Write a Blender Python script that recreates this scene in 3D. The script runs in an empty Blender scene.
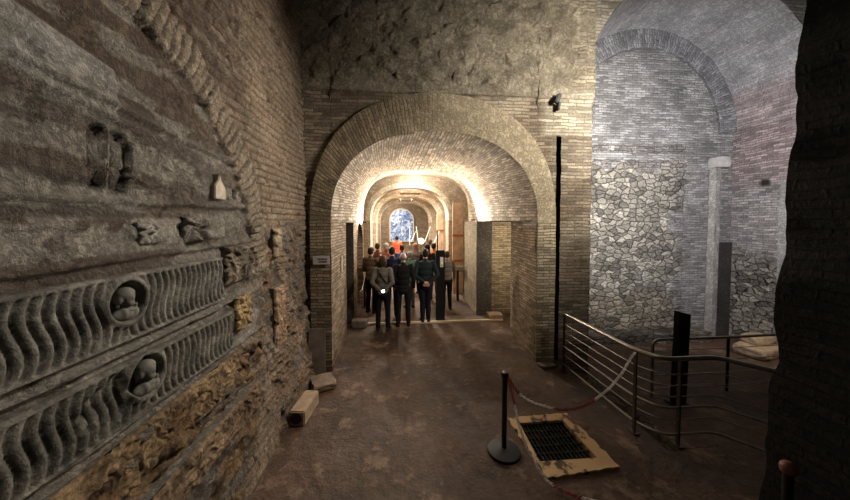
import bpy, bmesh, math, random
import numpy as np
from mathutils import Vector, Matrix, Euler
random.seed(7)
PI = math.pi
col = bpy.context.scene.collection
D = bpy.data

# ------------------------------------------------------------------ noise
def _h(i, j, k, s):
    n = (i.astype(np.int64)*374761393 + j.astype(np.int64)*668265263 + k.astype(np.int64)*2147483647 + s*974634777) & 0xFFFFFFFF
    n = ((n ^ (n >> 13)) * 1274126177) & 0xFFFFFFFF
    n = (n ^ (n >> 16)) & 0xFFFFFF
    return n/float(0xFFFFFF)
def vn(P, s=0):
    I = np.floor(P).astype(np.int64); F = P-I; F = F*F*(3-2*F)
    r = 0
    for a in (0, 1):
        for b in (0, 1):
            for c in (0, 1):
                w = (F[:,0] if a else 1-F[:,0])*(F[:,1] if b else 1-F[:,1])*(F[:,2] if c else 1-F[:,2])
                r = r + w*_h(I[:,0]+a, I[:,1]+b, I[:,2]+c, s)
    return r
def fbm(P, f=1., o=4, s=0):
    r = 0; a = .5; t = 0
    for k in range(o):
        r = r + a*vn(P*f+17.3*k, s+k); t += a; a *= .5; f *= 2.03
    return r/t
def sst(a, b, x):
    t = np.clip((x-a)/(b-a), 0, 1); return t*t*(3-2*t)
def mixc(A, B, t):
    A = np.asarray(A, float); B = np.asarray(B, float); t = np.asarray(t)[:, None]
    return A*(1-t)+B*t
def box01(Y, Z, y0, y1, z0, z1, e=.012):
    return sst(y0-e, y0+e, Y)*(1-sst(y1-e, y1+e, Y))*sst(z0-e, z0+e, Z)*(1-sst(z1-e, z1+e, Z))

# ------------------------------------------------------------------ materials
def nt(name):
    m = D.materials.new(name); m.use_nodes = True
    t = m.node_tree; t.nodes.clear()
    out = t.nodes.new('ShaderNodeOutputMaterial'); b = t.nodes.new('ShaderNodeBsdfPrincipled')
    t.links.new(b.outputs[0], out.inputs[0])
    return m, t, b
def N(t, kind, **kw):
    n = t.nodes.new(kind)
    for k, v in kw.items():
        if k.startswith('i_'):
            key = k[2:]
            key = int(key) if key.isdigit() else key
            n.inputs[key].default_value = v
        else: setattr(n, k, v)
    return n
def mth(t, op, a, b=None, clamp=False):
    n = t.nodes.new('ShaderNodeMath'); n.operation = op; n.use_clamp = clamp
    for i, v in enumerate((a, b)):
        if v is None: continue
        if isinstance(v, (int, float)): n.inputs[i].default_value = v
        else: t.links.new(v, n.inputs[i])
    return n.outputs[0]
def mixf(t, a, b, f):      # float mix
    n = t.nodes.new('ShaderNodeMix'); n.data_type = 'FLOAT'
    for i, v in zip((0, 2, 3), (f, a, b)):
        if isinstance(v, (int, float)): n.inputs[i].default_value = v
        else: t.links.new(v, n.inputs[i])
    return n.outputs[0]
def masonry(name, bw=.27, bh=.055, rs=(5., 8.5), spec=.25, bumpd=.02, mort=.62, nscale=2.2):
    """brick courses where attribute bw=1, rubble where rw=1, plaster elsewhere; base colour from attribute alb"""
    m, t, b = nt(name); L = t.links.new
    uv = N(t, 'ShaderNodeUVMap'); uv.uv_map = 'UVMap'
    geo = N(t, 'ShaderNodeTexCoord')
    dn = N(t, 'ShaderNodeTexNoise', i_Scale=6., i_Detail=3.); L(geo.outputs['Object'], dn.inputs['Vector'])
    sub = N(t, 'ShaderNodeVectorMath', operation='SUBTRACT'); L(dn.outputs['Color'], sub.inputs[0]); sub.inputs[1].default_value = (.5, .5, .5)
    sc = N(t, 'ShaderNodeVectorMath', operation='SCALE'); L(sub.outputs[0], sc.inputs[0]); sc.inputs['Scale'].default_value = .035
    ad = N(t, 'ShaderNodeVectorMath', operation='ADD'); L(uv.outputs[0], ad.inputs[0]); L(sc.outputs[0], ad.inputs[1])
    br = N(t, 'ShaderNodeTexBrick', offset=.5)
    for k, v in (('Scale', 1.), ('Mortar Size', .0085), ('Mortar Smooth', .4), ('Bias', 0.), ('Brick Width', bw), ('Row Height', bh)): br.inputs[k].default_value = v
    br.inputs['Color1'].default_value = (.5, .5, .5, 1); br.inputs['Color2'].default_value = (1.35, 1.35, 1.35, 1); br.inputs['Mortar'].default_value = (mort, mort, mort, 1)
    L(ad.outputs[0], br.inputs['Vector'])
    mp = N(t, 'ShaderNodeVectorMath', operation='MULTIPLY'); sc2 = N(t, 'ShaderNodeVectorMath', operation='SCALE'); L(sub.outputs[0], sc2.inputs[0]); sc2.inputs['Scale'].default_value = .16
    ad2 = N(t, 'ShaderNodeVectorMath', operation='ADD'); L(uv.outputs[0], ad2.inputs[0]); L(sc2.outputs[0], ad2.inputs[1])
    L(ad2.outputs[0], mp.inputs[0]); mp.inputs[1].default_value = (rs[0], rs[1], 1)
    v1 = N(t, 'ShaderNodeTexVoronoi', voronoi_dimensions='2D', feature='DISTANCE_TO_EDGE', i_Scale=1., i_Randomness=1.); L(mp.outputs[0], v1.inputs['Vector'])
    v2 = N(t, 'ShaderNodeTexVoronoi', voronoi_dimensions='2D', feature='F1', i_Scale=1., i_Randomness=1.); L(mp.outputs[0], v2.inputs['Vector'])
    edge = N(t, 'ShaderNodeMapRange', i_1=.01, i_2=.13); L(v1.outputs['Distance'], edge.inputs[0])
    sp = N(t, 'ShaderNodeSeparateColor'); L(v2.outputs['Color'], sp.inputs[0])
    st = mth(t, 'MULTIPLY', mixf(t, .42, 1., edge.outputs[0]), mixf(t, .45, 1.45, sp.outputs[0]))
    sb = N(t, 'ShaderNodeSeparateColor'); L(br.outputs['Color'], sb.inputs[0])
    abw = N(t, 'ShaderNodeAttribute', attribute_name='bw'); arw = N(t, 'ShaderNodeAttribute', attribute_name='rw'); al = N(t, 'ShaderNodeAttribute', attribute_name='alb')
    f1 = mixf(t, 1., sb.outputs[0], abw.outputs['Fac']); f2 = mixf(t, 1., st, arw.outputs['Fac'])
    n1 = N(t, 'ShaderNodeTexNoise', i_Scale=nscale, i_Detail=7., i_Roughness=.65); L(geo.outputs['Object'], n1.inputs['Vector'])
    n2 = N(t, 'ShaderNodeTexNoise', i_Scale=38., i_Detail=4., i_Roughness=.7); L(geo.outputs['Object'], n2.inputs['Vector'])
    r1 = N(t, 'ShaderNodeMapRange', i_1=.3, i_2=.7, i_3=.75, i_4=1.25); L(n1.outputs['Fac'], r1.inputs[0])
    r2 = N(t, 'ShaderNodeMapRange', i_1=.3, i_2=.7, i_3=.72, i_4=1.25); L(n2.outputs['Fac'], r2.inputs[0])
    f = mth(t, 'MULTIPLY', mth(t, 'MULTIPLY', f1, f2), mth(t, 'MULTIPLY', r1.outputs[0], r2.outputs[0]))
    cm = N(t, 'ShaderNodeVectorMath', operation='SCALE'); L(al.outputs['Color'], cm.inputs[0]); L(f, cm.inputs['Scale'])
    L(cm.outputs[0], b.inputs['Base Color'])
    b.inputs['Roughness'].default_value = .88; b.inputs['Specular IOR Level'].default_value = spec
    inv = mth(t, 'SUBTRACT', 1., br.outputs['Fac'])
    hb = mth(t, 'MULTIPLY', mth(t, 'MULTIPLY', inv, mixf(t, .5, 1., sb.outputs[0])), abw.outputs['Fac'])
    hr = mth(t, 'MULTIPLY', mth(t, 'MULTIPLY', edge.outputs[0], 2.2), arw.outputs['Fac'])
    n3 = N(t, 'ShaderNodeTexNoise', i_Scale=10., i_Detail=8., i_Roughness=.72, i_Distortion=.15); L(geo.outputs['Object'], n3.inputs['Vector'])
    rid = mth(t, 'MULTIPLY', mth(t, 'ABSOLUTE', mth(t, 'SUBTRACT', n3.outputs['Fac'], .5)), 7.)
    hn = mth(t, 'ADD', mth(t, 'MULTIPLY', n2.outputs['Fac'], 1.1), mth(t, 'MULTIPLY', n1.outputs['Fac'], 1.5))
    hh = mth(t, 'ADD', mth(t, 'ADD', hb, hr), mth(t, 'ADD', hn, mth(t, 'MULTIPLY', rid, mixf(t, 1., .35, abw.outputs['Fac']))))
    f = mth(t, 'MULTIPLY', f, mixf(t, mixf(t, .58, .85, abw.outputs['Fac']), 1.12, mth(t, 'MULTIPLY', rid, 1.6, True)))
    L(f, cm.inputs['Scale'])
    bp = N(t, 'ShaderNodeBump', i_Strength=.9, i_Distance=bumpd); L(hh, bp.inputs['Height']); L(bp.outputs[0], b.inputs['Normal'])
    return m
def simple(name, c, rough=.6, metal=0., noise=.15, nsc=12., bump=.0, emis=None, es=0., spec=.5):
    m, t, b = nt(name); L = t.links.new
    tc = N(t, 'ShaderNodeTexCoord'); n = N(t, 'ShaderNodeTexNoise', i_Scale=nsc, i_Detail=5.); L(tc.outputs['Object'], n.inputs['Vector'])
    r = N(t, 'ShaderNodeMapRange', i_1=.3, i_2=.7, i_3=1-noise, i_4=1+noise); L(n.outputs['Fac'], r.inputs[0])
    s = N(t, 'ShaderNodeVectorMath', operation='SCALE'); s.inputs[0].default_value = c; L(r.outputs[0], s.inputs['Scale'])
    L(s.outputs[0], b.inputs['Base Color'])
    b.inputs['Roughness'].default_value = rough; b.inputs['Metallic'].default_value = metal; b.inputs['Specular IOR Level'].default_value = spec
    if bump:
        bp = N(t, 'ShaderNodeBump', i_Strength=.8, i_Distance=bump); L(n.outputs['Fac'], bp.inputs['Height']); L(bp.outputs[0], b.inputs['Normal'])
    if emis:
        b.inputs['Emission Color'].default_value = (*emis, 1); b.inputs['Emission Strength'].default_value = es
    return m
M = {}
M['wall'] = masonry('old_masonry')
M['vaultbrick'] = masonry('vault_brick', nscale=3., bw=.22, bh=.05, mort=.38, bumpd=.016)
M['lunette'] = masonry('lunette_masonry', bw=.2, bh=.052, rs=(5.4, 10.), mort=.6, bumpd=.03)
M['marble'] = masonry('weathered_marble', bumpd=.006, nscale=5.)
M['black'] = simple('black_paint', (.006, .006, .006), .45)
M['blacksheet'] = simple('black_sheet', (.008, .008, .009), .35)
M['steel'] = simple('brushed_steel', (.42, .38, .33), .33, 1., .1, 30)
M['darksteel'] = simple('dark_steel', (.09, .075, .06), .4, .8, .2, 20)
M['rubber'] = simple('stanchion_rubber', (.01, .01, .01), .6)
M['red_plastic'] = simple('red_plastic', (.3, .015, .015), .4)
M['white_plastic'] = simple('white_plastic', (.85, .83, .78), .4)
M['sign'] = simple('sign_board', (.4, .38, .36), .5)
M['signink'] = simple('sign_ink', (.05, .05, .05), .6)
M['wood'] = simple('pale_wood', (.60, .44, .31), .6, 0, .25, 5.)
M['redwood'] = simple('red_wood', (.42, .12, .04), .5, 0, .3, 8.)
M['travertine'] = simple('travertine', (.36, .26, .17), .75, 0, .3, 14., .01)
M['darkstone'] = simple('dark_stone', (.14, .11, .085), .85, 0, .35, 6., .02)
M['skin'] = simple('skin', (.5, .27, .18), .5, 0, .05)
M['tube'] = simple('lit_tube', (.8, .8, .8), .4, 0, .02, emis=(1, .85, .62), es=.8)
M['globe'] = simple('lit_globe', (.8, .8, .8), .4, 0, .02, emis=(1, .85, .6), es=4.)
M['flash'] = simple('phone_flash', (.9, .9, .9), .3, 0, .02, emis=(1, .97, .9), es=14.)
M['grate'] = simple('iron_grate', (.012, .012, .011), .6, .5, .3)
M['eye'] = simple('eye', (.02, .015, .01), .2)

def floor_mat():
    m, t, b = nt('earth_floor'); L = t.links.new
    tc = N(t, 'ShaderNodeTexCoord')
    n1 = N(t, 'ShaderNodeTexNoise', i_Scale=.9, i_Detail=8., i_Roughness=.62); n2 = N(t, 'ShaderNodeTexNoise', i_Scale=9., i_Detail=6., i_Roughness=.7)
    n3 = N(t, 'ShaderNodeTexNoise', i_Scale=2.3, i_Detail=9., i_Roughness=.72, i_Distortion=.1)
    for n in (n1, n2, n3): L(tc.outputs['Object'], n.inputs['Vector'])
    cr = N(t, 'ShaderNodeValToRGB'); L(n1.outputs['Fac'], cr.inputs[0])
    e = cr.color_ramp.elements; e[0].position = .32; e[0].color = (.036, .020, .012, 1); e[1].position = .68; e[1].color = (.12, .068, .041, 1)
    s = N(t, 'ShaderNodeMapRange', i_1=.3, i_2=.75, i_3=.65, i_4=1.45); L(n2.outputs['Fac'], s.inputs[0])
    sc = N(t, 'ShaderNodeVectorMath', operation='SCALE'); L(cr.outputs[0], sc.inputs[0]); L(s.outputs[0], sc.inputs['Scale'])
    # pale worn dust patches
    pm = N(t, 'ShaderNodeMapRange', i_1=.54, i_2=.63, i_3=0., i_4=.8); L(n3.outputs['Fac'], pm.inputs[0])
    mx = N(t, 'ShaderNodeMix', data_type='RGBA'); L(pm.outputs[0], mx.inputs[0]); L(sc.outputs[0], mx.inputs[6]); mx.inputs[7].default_value = (.25, .17, .115, 1)
    L(mx.outputs[2], b.inputs['Base Color'])
    rr = N(t, 'ShaderNodeMapRange', i_1=.3, i_2=.7, i_3=.42, i_4=.8); L(n3.outputs['Fac'], rr.inputs[0]); L(rr.outputs[0], b.inputs['Roughness'])
    b.inputs['Specular IOR Level'].default_value = .35
    hh = mth(t, 'ADD', mth(t, 'MULTIPLY', n2.outputs['Fac'], .8), mth(t, 'MULTIPLY', n3.outputs['Fac'], 2.))
    bp = N(t, 'ShaderNodeBump', i_Strength=.9, i_Distance=.03); L(hh, bp.inputs['Height']); L(bp.outputs[0], b.inputs['Normal'])
    return m
M['floor'] = floor_mat()
def glass_mat():
    m, t, b = nt('mosaic_glass'); L = t.links.new
    tc = N(t, 'ShaderNodeTexCoord'); v = N(t, 'ShaderNodeTexVoronoi', i_Scale=9.); L(tc.outputs['Object'], v.inputs['Vector'])
    n = N(t, 'ShaderNodeTexNoise', i_Scale=4.5, i_Detail=5., i_Distortion=1.); L(tc.outputs['Object'], n.inputs['Vector'])
    cr = N(t, 'ShaderNodeValToRGB'); L(n.outputs['Fac'], cr.inputs[0]); e = cr.color_ramp.elements
    e[0].position = .38; e[0].color = (.09, .16, .36, 1); e[1].position = .62; e[1].color = (.75, .82, .95, 1)
    x = e.new(.48); x.color = (.22, .34, .62, 1)
    hs = N(t, 'ShaderNodeMix', data_type='RGBA', blend_type='MULTIPLY', i_0=.12); L(cr.outputs[0], hs.inputs[6]); L(v.outputs['Color'], hs.inputs[7])
    L(hs.outputs[2], b.inputs['Base Color']); L(hs.outputs[2], b.inputs['Emission Color']); b.inputs['Emission Strength'].default_value = .38
    b.inputs['Roughness'].default_value = .4
    return m
M['glass'] = glass_mat()

# ------------------------------------------------------------------ mesh helpers
def link(name, me, parent=None):
    o = D.objects.new(name, me); col.objects.link(o)
    if parent: o.parent = parent
    return o
def tag(o, label, cat, group=None):
    o['label'] = label; o['category'] = cat
    if group: o['group'] = group
    return o
def thing(name, label, cat, loc=(0, 0, 0), rz=0., group=None):
    o = D.objects.new(name, None); col.objects.link(o); o.location = loc; o.rotation_euler = (0, 0, rz)
    o.empty_display_size = .1
    return tag(o, label, cat, group)
def struct(o):
    o['kind'] = 'structure'; return o
class Surf:
    def __init__(s): s.P = []; s.UV = []; s.A = []; s.B = []; s.R = []; s.F = []; s.n = 0
    def patch(s, nu, nv, f, alb=(.3, .25, .2), bw=0., rw=0., amp=.0, fr=2.5, flip=False):
        u, v = np.meshgrid(np.linspace(0, 1, nu+1), np.linspace(0, 1, nv+1), indexing='ij')
        P, UV = f(u.ravel(), v.ravel()); P = np.array(P, float)
        if P.shape[0] == 3 and P.shape[1] != 3: P = P.T
        UV = np.array(UV, float)
        if UV.shape[0] == 2 and UV.shape[1] != 2: UV = UV.T
        n = len(P)
        g = lambda x, k: (x(P, UV) if callable(x) else (np.tile(x, (n, 1)) if k == 3 else np.full(n, x)))
        A = g(alb, 3); B = g(bw, 1); R = g(rw, 1)
        am = amp(P, UV) if callable(amp) else amp
        if callable(amp) or amp:
            dsp = np.stack([fbm(P, fr, 4, 11*k+3)-.5 for k in range(3)], 1)*2
            P = P+dsp*(am[:, None] if callable(amp) else am)
        i = np.arange(n).reshape(nu+1, nv+1)+s.n
        q = np.stack([i[:-1, :-1], i[1:, :-1], i[1:, 1:], i[:-1, 1:]], -1).reshape(-1, 4)
        if flip: q = q[:, ::-1]
        s.P.append(P); s.UV.append(UV); s.A.append(A); s.B.append(B); s.R.append(R); s.F.append(q); s.n += n
        return s
    def quad(s, p0, u, v, uv0=(0, 0), du=1., dv=1., res=.12, **k):
        p0 = np.array(p0, float); u = np.array(u, float); v = np.array(v, float); lu = np.linalg.norm(u); lv = np.linalg.norm(v)
        s.patch(max(1, int(lu/res)), max(1, int(lv/res)), lambda a, b: (p0+np.outer(a, u)+np.outer(b, v), (uv0[0]+a*lu, uv0[1]+b*lv)), **k)
    def build(s, name, mat, parent=None, smooth=True):
        P = np.concatenate(s.P); F = np.concatenate(s.F); me = D.meshes.new(name)
        me.vertices.add(len(P)); me.vertices.foreach_set('co', P.ravel().astype(np.float32))
        me.loops.add(F.size); me.loops.foreach_set('vertex_index', F.ravel().astype(np.int32))
        me.polygons.add(len(F)); me.polygons.foreach_set('loop_start', np.arange(0, F.size, 4, dtype=np.int32)); me.polygons.foreach_set('loop_total', np.full(len(F), 4, np.int32))
        me.update(); me.validate()
        ul = me.uv_layers.new(name='UVMap'); UV = np.concatenate(s.UV)
        ul.data.foreach_set('uv', UV[F.ravel()].ravel().astype(np.float32))
        a = me.attributes.new('alb', 'FLOAT_COLOR', 'POINT'); A = np.concatenate(s.A); a.data.foreach_set('color', np.concatenate([A, np.ones((len(A), 1))], 1).ravel().astype(np.float32))
        for nm, X in (('bw', s.B), ('rw', s.R)):
            a = me.attributes.new(nm, 'FLOAT', 'POINT'); a.data.foreach_set('value', np.concatenate(X).astype(np.float32))
        if smooth: me.polygons.foreach_set('use_smooth', np.ones(len(F), bool))
        me.materials.append(mat)
        return link(name, me, parent)
def bm_obj(name, bm, mat, parent=None, smooth=True):
    me = D.meshes.new(name); bmesh.ops.recalc_face_normals(bm, faces=bm.faces); bm.to_mesh(me); bm.free()
    if smooth:
        for p in me.polygons: p.use_smooth = True
        try: me.set_sharp_from_angle(angle=math.radians(40))
        except Exception: pass
    me.materials.append(mat); return link(name, me, parent)
def a_box(bm, c, s, rot=None, bev=.004):
    r = bmesh.ops.create_cube(bm, size=1.); vs = r['verts']
    bmesh.ops.scale(bm, vec=s, verts=vs)
    if bev:
        es = list({e for v in vs for e in v.link_edges}); q = bmesh.ops.bevel(bm, geom=es, offset=min(bev, min(s)*.3), segments=2, affect='EDGES', clamp_overlap=True)
        vs = list({v for f in q['faces'] for v in f.verts} | {v for v in vs if v.is_valid})
    if rot is not None: bmesh.ops.rotate(bm, cent=(0, 0, 0), matrix=rot.to_matrix(), verts=vs)
    bmesh.ops.translate(bm, vec=c, verts=vs); return vs
def a_lathe(bm, prof, c=(0, 0, 0), n=32):
    rings = []
    for r, z in prof: rings.append([bm.verts.new((c[0]+r*math.cos(2*PI*k/n), c[1]+r*math.sin(2*PI*k/n), c[2]+z)) for k in range(n)])
    for a, b in zip(rings, rings[1:]):
        for k in range(n): bm.faces.new((a[k], a[(k+1) % n], b[(k+1) % n], b[k]))
    bm.faces.new(rings[0][::-1]); bm.faces.new(rings[-1])
def a_tube(bm, pts, r, n=10, round_=0.):
    pts = [Vector(p) for p in pts]
    if round_ and len(pts) > 2:
        q = [pts[0]]
        for a, b, c in zip(pts, pts[1:], pts[2:]):
            d1 = (a-b); d2 = (c-b); k = min(round_, d1.length*.45, d2.length*.45)
            p1 = b+d1.normalized()*k; p2 = b+d2.normalized()*k
            for i in range(7):
                t = i/6; q.append(p1*(1-t)**2+b*2*t*(1-t)+p2*t*t)
        q.append(pts[-1]); pts = q
    rings = []; up = None
    for i, p in enumerate(pts):
        d = (pts[min(i+1, len(pts)-1)]-pts[max(i-1, 0)]).normalized()
        if up is None: up = Vector((0, 0, 1)) if abs(d.z) < .9 else Vector((1, 0, 0))
        s = d.cross(up).normalized(); up = s.cross(d).normalized()
        rings.append([bm.verts.new(p+(s*math.cos(2*PI*k/n)+up*math.sin(2*PI*k/n))*r) for k in range(n)])
    for a, b in zip(rings, rings[1:]):
        for k in range(n): bm.faces.new((a[k], a[(k+1) % n], b[(k+1) % n], b[k]))
    bm.faces.new(rings[0][::-1]); bm.faces.new(rings[-1])
def rock(name, c, s, mat, label, cat, rz=0., seed=1, amp=.12, parent=None):
    bm = bmesh.new(); bmesh.ops.create_cube(bm, size=1.); bmesh.ops.subdivide_edges(bm, edges=bm.edges[:], cuts=9, use_grid_fill=True)
    P = np.array([v.co[:] for v in bm.verts]); 
    n = np.stack([fbm(P+seed*7.1, 1.9, 4, seed+k)-.5 for k in range(3)], 1)
    for v, d, p in zip(bm.verts, n, P):
        q = Vector(p); w = max(0, q.length-.62); q *= (1-w*.45); v.co = q+Vector(d)*amp*2
    zm = min(v.co.z for v in bm.verts)
    for v in bm.verts: v.co.z = max(v.co.z-zm-.02, 0)
    bmesh.ops.scale(bm, vec=s, verts=bm.verts)
    o = bm_obj(name, bm, mat, parent); o.location = c; o.rotation_euler = (0, 0, rz)
    if label: tag(o, label, cat)
    return o

# ================================================================== SETTING
CAMH = 2.4
# ---------------- floor (upper walkway level, hole for the grating; lower hall level beyond the rail)
s = Surf()
def fl(x0, x1, y0, y1, z=0., res=.1):
    s.patch(max(1, int((x1-x0)/res)), max(1, int((y1-y0)/res)), lambda a, b: (np.stack([x0+a*(x1-x0), y0+b*(y1-y0), np.full(len(a), z)], 1), np.stack([a, b], 1)), amp=lambda P, U: .012*np.ones(len(P)), fr=1.3)
GX0, GX1, GY0, GY1 = 1.36, 1.97, 2.78, 3.40        # grating opening
fl(-1.9, GX0, -1, 20, 0, .16); fl(GX0, GX1, -1, GY0); fl(GX0, GX1, GY1, 7.); fl(GX1, 2.8, -1, 7.)
fl(GX0, 3.6, 7., 20, 0, .2); fl(2.8, 3.45, -1, 2.86); fl(3.45, 3.8, -1, 2.4); fl(3.8, 4.4, -1, 1.8)
fl(2.8, 3.1, 4.9, 7.)
for o_ in (s.build('floor', M['floor']),): struct(o_)
s = Surf(); fl(2.78, 8.2, .4, 6.6, -.25, .12)
def kerb(x0, y0, x1, y1):
    d = np.array((x1-x0, y1-y0, 0)); s.quad((x0, y0, -.3), d, (0, 0, .3), alb=(.2, .15, .1), rw=1., amp=.006)
o = s.build('floor', M['floor']); struct(o)
s = Surf()
kerb(2.8, 4.9, 2.8, 2.86); kerb(2.8, 2.86, 3.45, 2.86); kerb(3.45, 2.86, 3.45, 2.4); kerb(3.45, 2.4, 3.8, 2.4); kerb(3.8, 2.4, 3.8, 1.8)
struct(s.build('trim_1', M['wall']))
# gravel strip against the rail, down in the hall
s = Surf()
s.patch(12, 60, lambda a, b: (np.stack([2.78+a*.55, 2.75+b*2.1, -.25+.16*(1-a)**1.5+.03*np.sin(a*9+b*31)*a*(1-a)], 1), np.stack([a*.55, b*2.1], 1)), alb=(.22, .17, .11), rw=1., amp=.035, fr=6.)
o = s.build('rubble_strip', M['wall']); tag(o, 'sloping strip of pale rubble along the foot of the steel rail', 'rubble'); o['kind'] = 'stuff'

# ---------------- left wall
PX = -1.5
def wall_left():
    y = np.arange(0.2, 4.921, .0125); z = np.arange(-.03, 6.6, .0125)
    nu = len(y)-1; nv = len(z)-1
    def f(a, b):
        Y = .2+a*4.72; Z = -.03+b*6.6
        Q = np.stack([Y*0, Y, Z], 1)
        base = np.interp(Z, [0, .12, .5, 1.0, 1.5, 3., 6.6], [-1.31, -1.36, -1.42, -1.475, -1.5, -1.51, -1.60])
        wob = (fbm(Q, 1.2, 3, 5)-.5)*.07*sst(4.95, 4.6, Y)
        r = np.hypot(Y-1.35, Z-1.8); th = np.arctan2(Z-1.8, Y-1.35)
        rj = r+(fbm(Q, 2.5, 2, 9)-.5)*.1
        band = sst(1.84, 1.87, rj)*(1-sst(2.13, 2.17, rj))*sst(-.0, .05, th)*(1-sst(1.5, 1.7, th))
        outer = sst(2.12, 2.17, rj)
        rough = sst(3.1, 3.5, Y+(fbm(Q, 3, 3, 31)-.5)*.8)*(1-sst(2.2, 2.5, Z+(fbm(Q, 3, 3, 3)-.5)*.5))
        brick = np.clip(outer*(1-rough)+sst(.5, .62, fbm(Q, 4, 3, 77))*rough*.9, 0, 1)*(1-band)
        inner = np.clip(1-outer-band-rough, 0, 1)
        # marble ledge strata inside the arch
        ledge = 0
        for zz, dd, sl in ((3.0, .02, -.08), (2.52, .02, 0.02), (2.2, .025, .01), (1.70, .03, 0.0), (1.31, .03, -.02), (.92, .04, .02), (.62, .03, .03), (.3, .03, .0)):
            q = Z-(zz+sl*(Y-2))+(fbm(Q, 5, 2, 13)-.5)*.025
            ledge = ledge+dd*np.exp(-(q/.018)**2)-.018*np.exp(-((q+.035)/.016)**2)
        ledge = ledge*np.clip(inner+.6*rough*(Z < 1.2), 0, 1)
        plas = (fbm(Q, 3.3, 5, 19)-.5)*.05
        chip = -.02*sst(.56, .66, fbm(Q*np.array([1, 1, 2.]), 4.5, 4, 23))
        # big marble slab upper left, smaller slabs
        sl1 = box01(Y, Z-(-.18)*(Y-1.5), -.5, 1.74, 2.97, 3.24)
        sl2 = box01(Y, Z, -.5, 2.2, 2.23, 2.42)*.7
        sl3 = box01(Y, Z, 2.43, 2.64, 2.27, 2.42)
        hl = .025*sl1+.018*sl2+.03*sl3
        # two upright oval sinkings
        def oval(yc, zc, ry, rz): 
            d = np.maximum(np.abs(Y-yc)/ry, 0)**4+np.abs((Z-zc)/rz)**4
            return d
        o1 = oval(1.655, 2.73, .042, .155); o2 = oval(1.775, 2.72, .052, .16)
        gro = np.exp(-((o1-.75)/.5)**2)+np.exp(-((o2-.75)/.5)**2)+.35*((o1 < .5)|(o2 < .5))
        sq = box01(Y, Z, 2.84, 2.905, 2.60, 2.69, .008)
        # voussoir relief along the band
        vp = th*2.0/.07+(fbm(Q, 6, 2, 12)-.5)*1.1; vf_ = vp-np.floor(vp); vj = sst(0, .16, vf_)*(1-sst(.80, 1., vf_)); vr = vn(np.stack([np.floor(vp), th*0, th*0], 1)*1.7, 3)
        vo = .045*band*vj*(.35+vr)
        # coursed brick relief outside the arch and rough courses
        row = np.floor(Z/.078+(fbm(Q, 2, 2, 14)-.5)*.3); ph = (Z/.078+(fbm(Q, 2, 2, 14)-.5)*.3-row); jy = (Y/.26+row*.5+vn(np.stack([row, row*0, row*0], 1), 8)*.6); pj = jy-np.floor(jy)
        brel = (sst(.0, .16, ph)*(1-sst(.84, 1., ph))*sst(.0, .04, pj)*(1-sst(.96, 1., pj)))
        rnd = vn(np.stack([np.floor(jy), row, row*0], 1)+.0, 41)
        bre = .03*brel*(.45+rnd)*brick
        lowr = sst(1.32, 1.22, Z)*inner
        carve = lowr*sst(.86, 1.0, Z)*.06*(np.abs(fbm(Q, 9, 3, 61)-.5)*4)
        carve2 = lowr*.05*(np.abs(fbm(Q, 5, 4, 67)-.5)*3)
        holes = -.05*sst(.68, .74, fbm(Q, 6, 3, 91))*outer
        upr = outer*sst(3.5, 3.9, Z+(fbm(Q,2,3,4)-.5)*1.)*(1-sst(2.9, 3.3, Y))
        h = wob+ledge+plas*(1-.55*brick)+chip*inner+hl-.045*np.clip(gro, 0, 1.2)*(1-outer)-.06*sq+vo+bre+carve+carve2+holes+upr*(fbm(Q, 7, 4, 15)-.5)*.1+rough*(fbm(Q, 8, 4, 16)-.5)*.09
        X = base+h
        # albedo
        n = fbm(Q, 2.1, 4, 50); n2 = fbm(Q, 7, 3, 51)
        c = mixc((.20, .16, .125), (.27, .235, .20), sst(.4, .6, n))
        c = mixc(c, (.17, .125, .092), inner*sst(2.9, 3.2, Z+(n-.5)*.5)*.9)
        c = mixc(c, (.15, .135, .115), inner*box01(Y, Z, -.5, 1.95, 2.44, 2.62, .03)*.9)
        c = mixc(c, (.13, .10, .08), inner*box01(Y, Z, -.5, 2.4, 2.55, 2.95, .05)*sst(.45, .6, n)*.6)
        c = mixc(c, (.62, .60, .55), sl1*.85)
        c = mixc(c, (.60, .56, .48), np.clip(sl2*1.3*sst(.35, .45, n2)+sl3, 0, 1)*.85)
        c = mixc(c, (.42, .39, .33), inner*sst(.5, .56, fbm(Q*np.array([1, 1, 2.6]), 3.2, 5, 57))*.8)
        c = mixc(c, (.36, .27, .19), brick)
        c = mixc(c, (.15, .11, .085), upr*.8)
        c = mixc(c, (.43, .35, .26), band)
        c = mixc(c, (.36, .24, .15), rough*sst(.42, .6, n2)*.8)
        c = mixc(c, (.34, .22, .12), lowr*sst(.42, .56, fbm(Q, 5, 4, 52)))
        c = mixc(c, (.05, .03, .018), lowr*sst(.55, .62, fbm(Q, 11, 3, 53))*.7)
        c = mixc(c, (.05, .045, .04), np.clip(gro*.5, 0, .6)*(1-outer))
        c = mixc(c, (.05, .045, .04), sq*.8)
        c = mixc(c, (.08, .06, .045), (band*(1-vj)+brick*(1-brel)*.8)*.85)
        c = mixc(c, (.42, .35, .26), band*vj*sst(.4, .8, vr)*.7+brick*brel*sst(.5, .9, rnd)*.5)
        c = mixc(c, (.38, .35, .30), inner*(box01(Y, Z, -.5, 3.2, 1.65, 1.77, .01)+box01(Y, Z, -.5, 3.2, 1.24, 1.33, .01))*.7)
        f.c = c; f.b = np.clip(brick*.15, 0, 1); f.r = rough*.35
        bandm = band > .5
        U = np.where(bandm, r, Y); V = np.where(bandm, th*2.0, Z)
        return np.stack([X, Y, Z], 1), np.stack([U, V], 1)
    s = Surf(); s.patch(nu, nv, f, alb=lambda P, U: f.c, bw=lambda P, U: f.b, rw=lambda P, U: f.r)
    return struct(s.build('wall_left', M['wall']))
wall_left()

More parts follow.
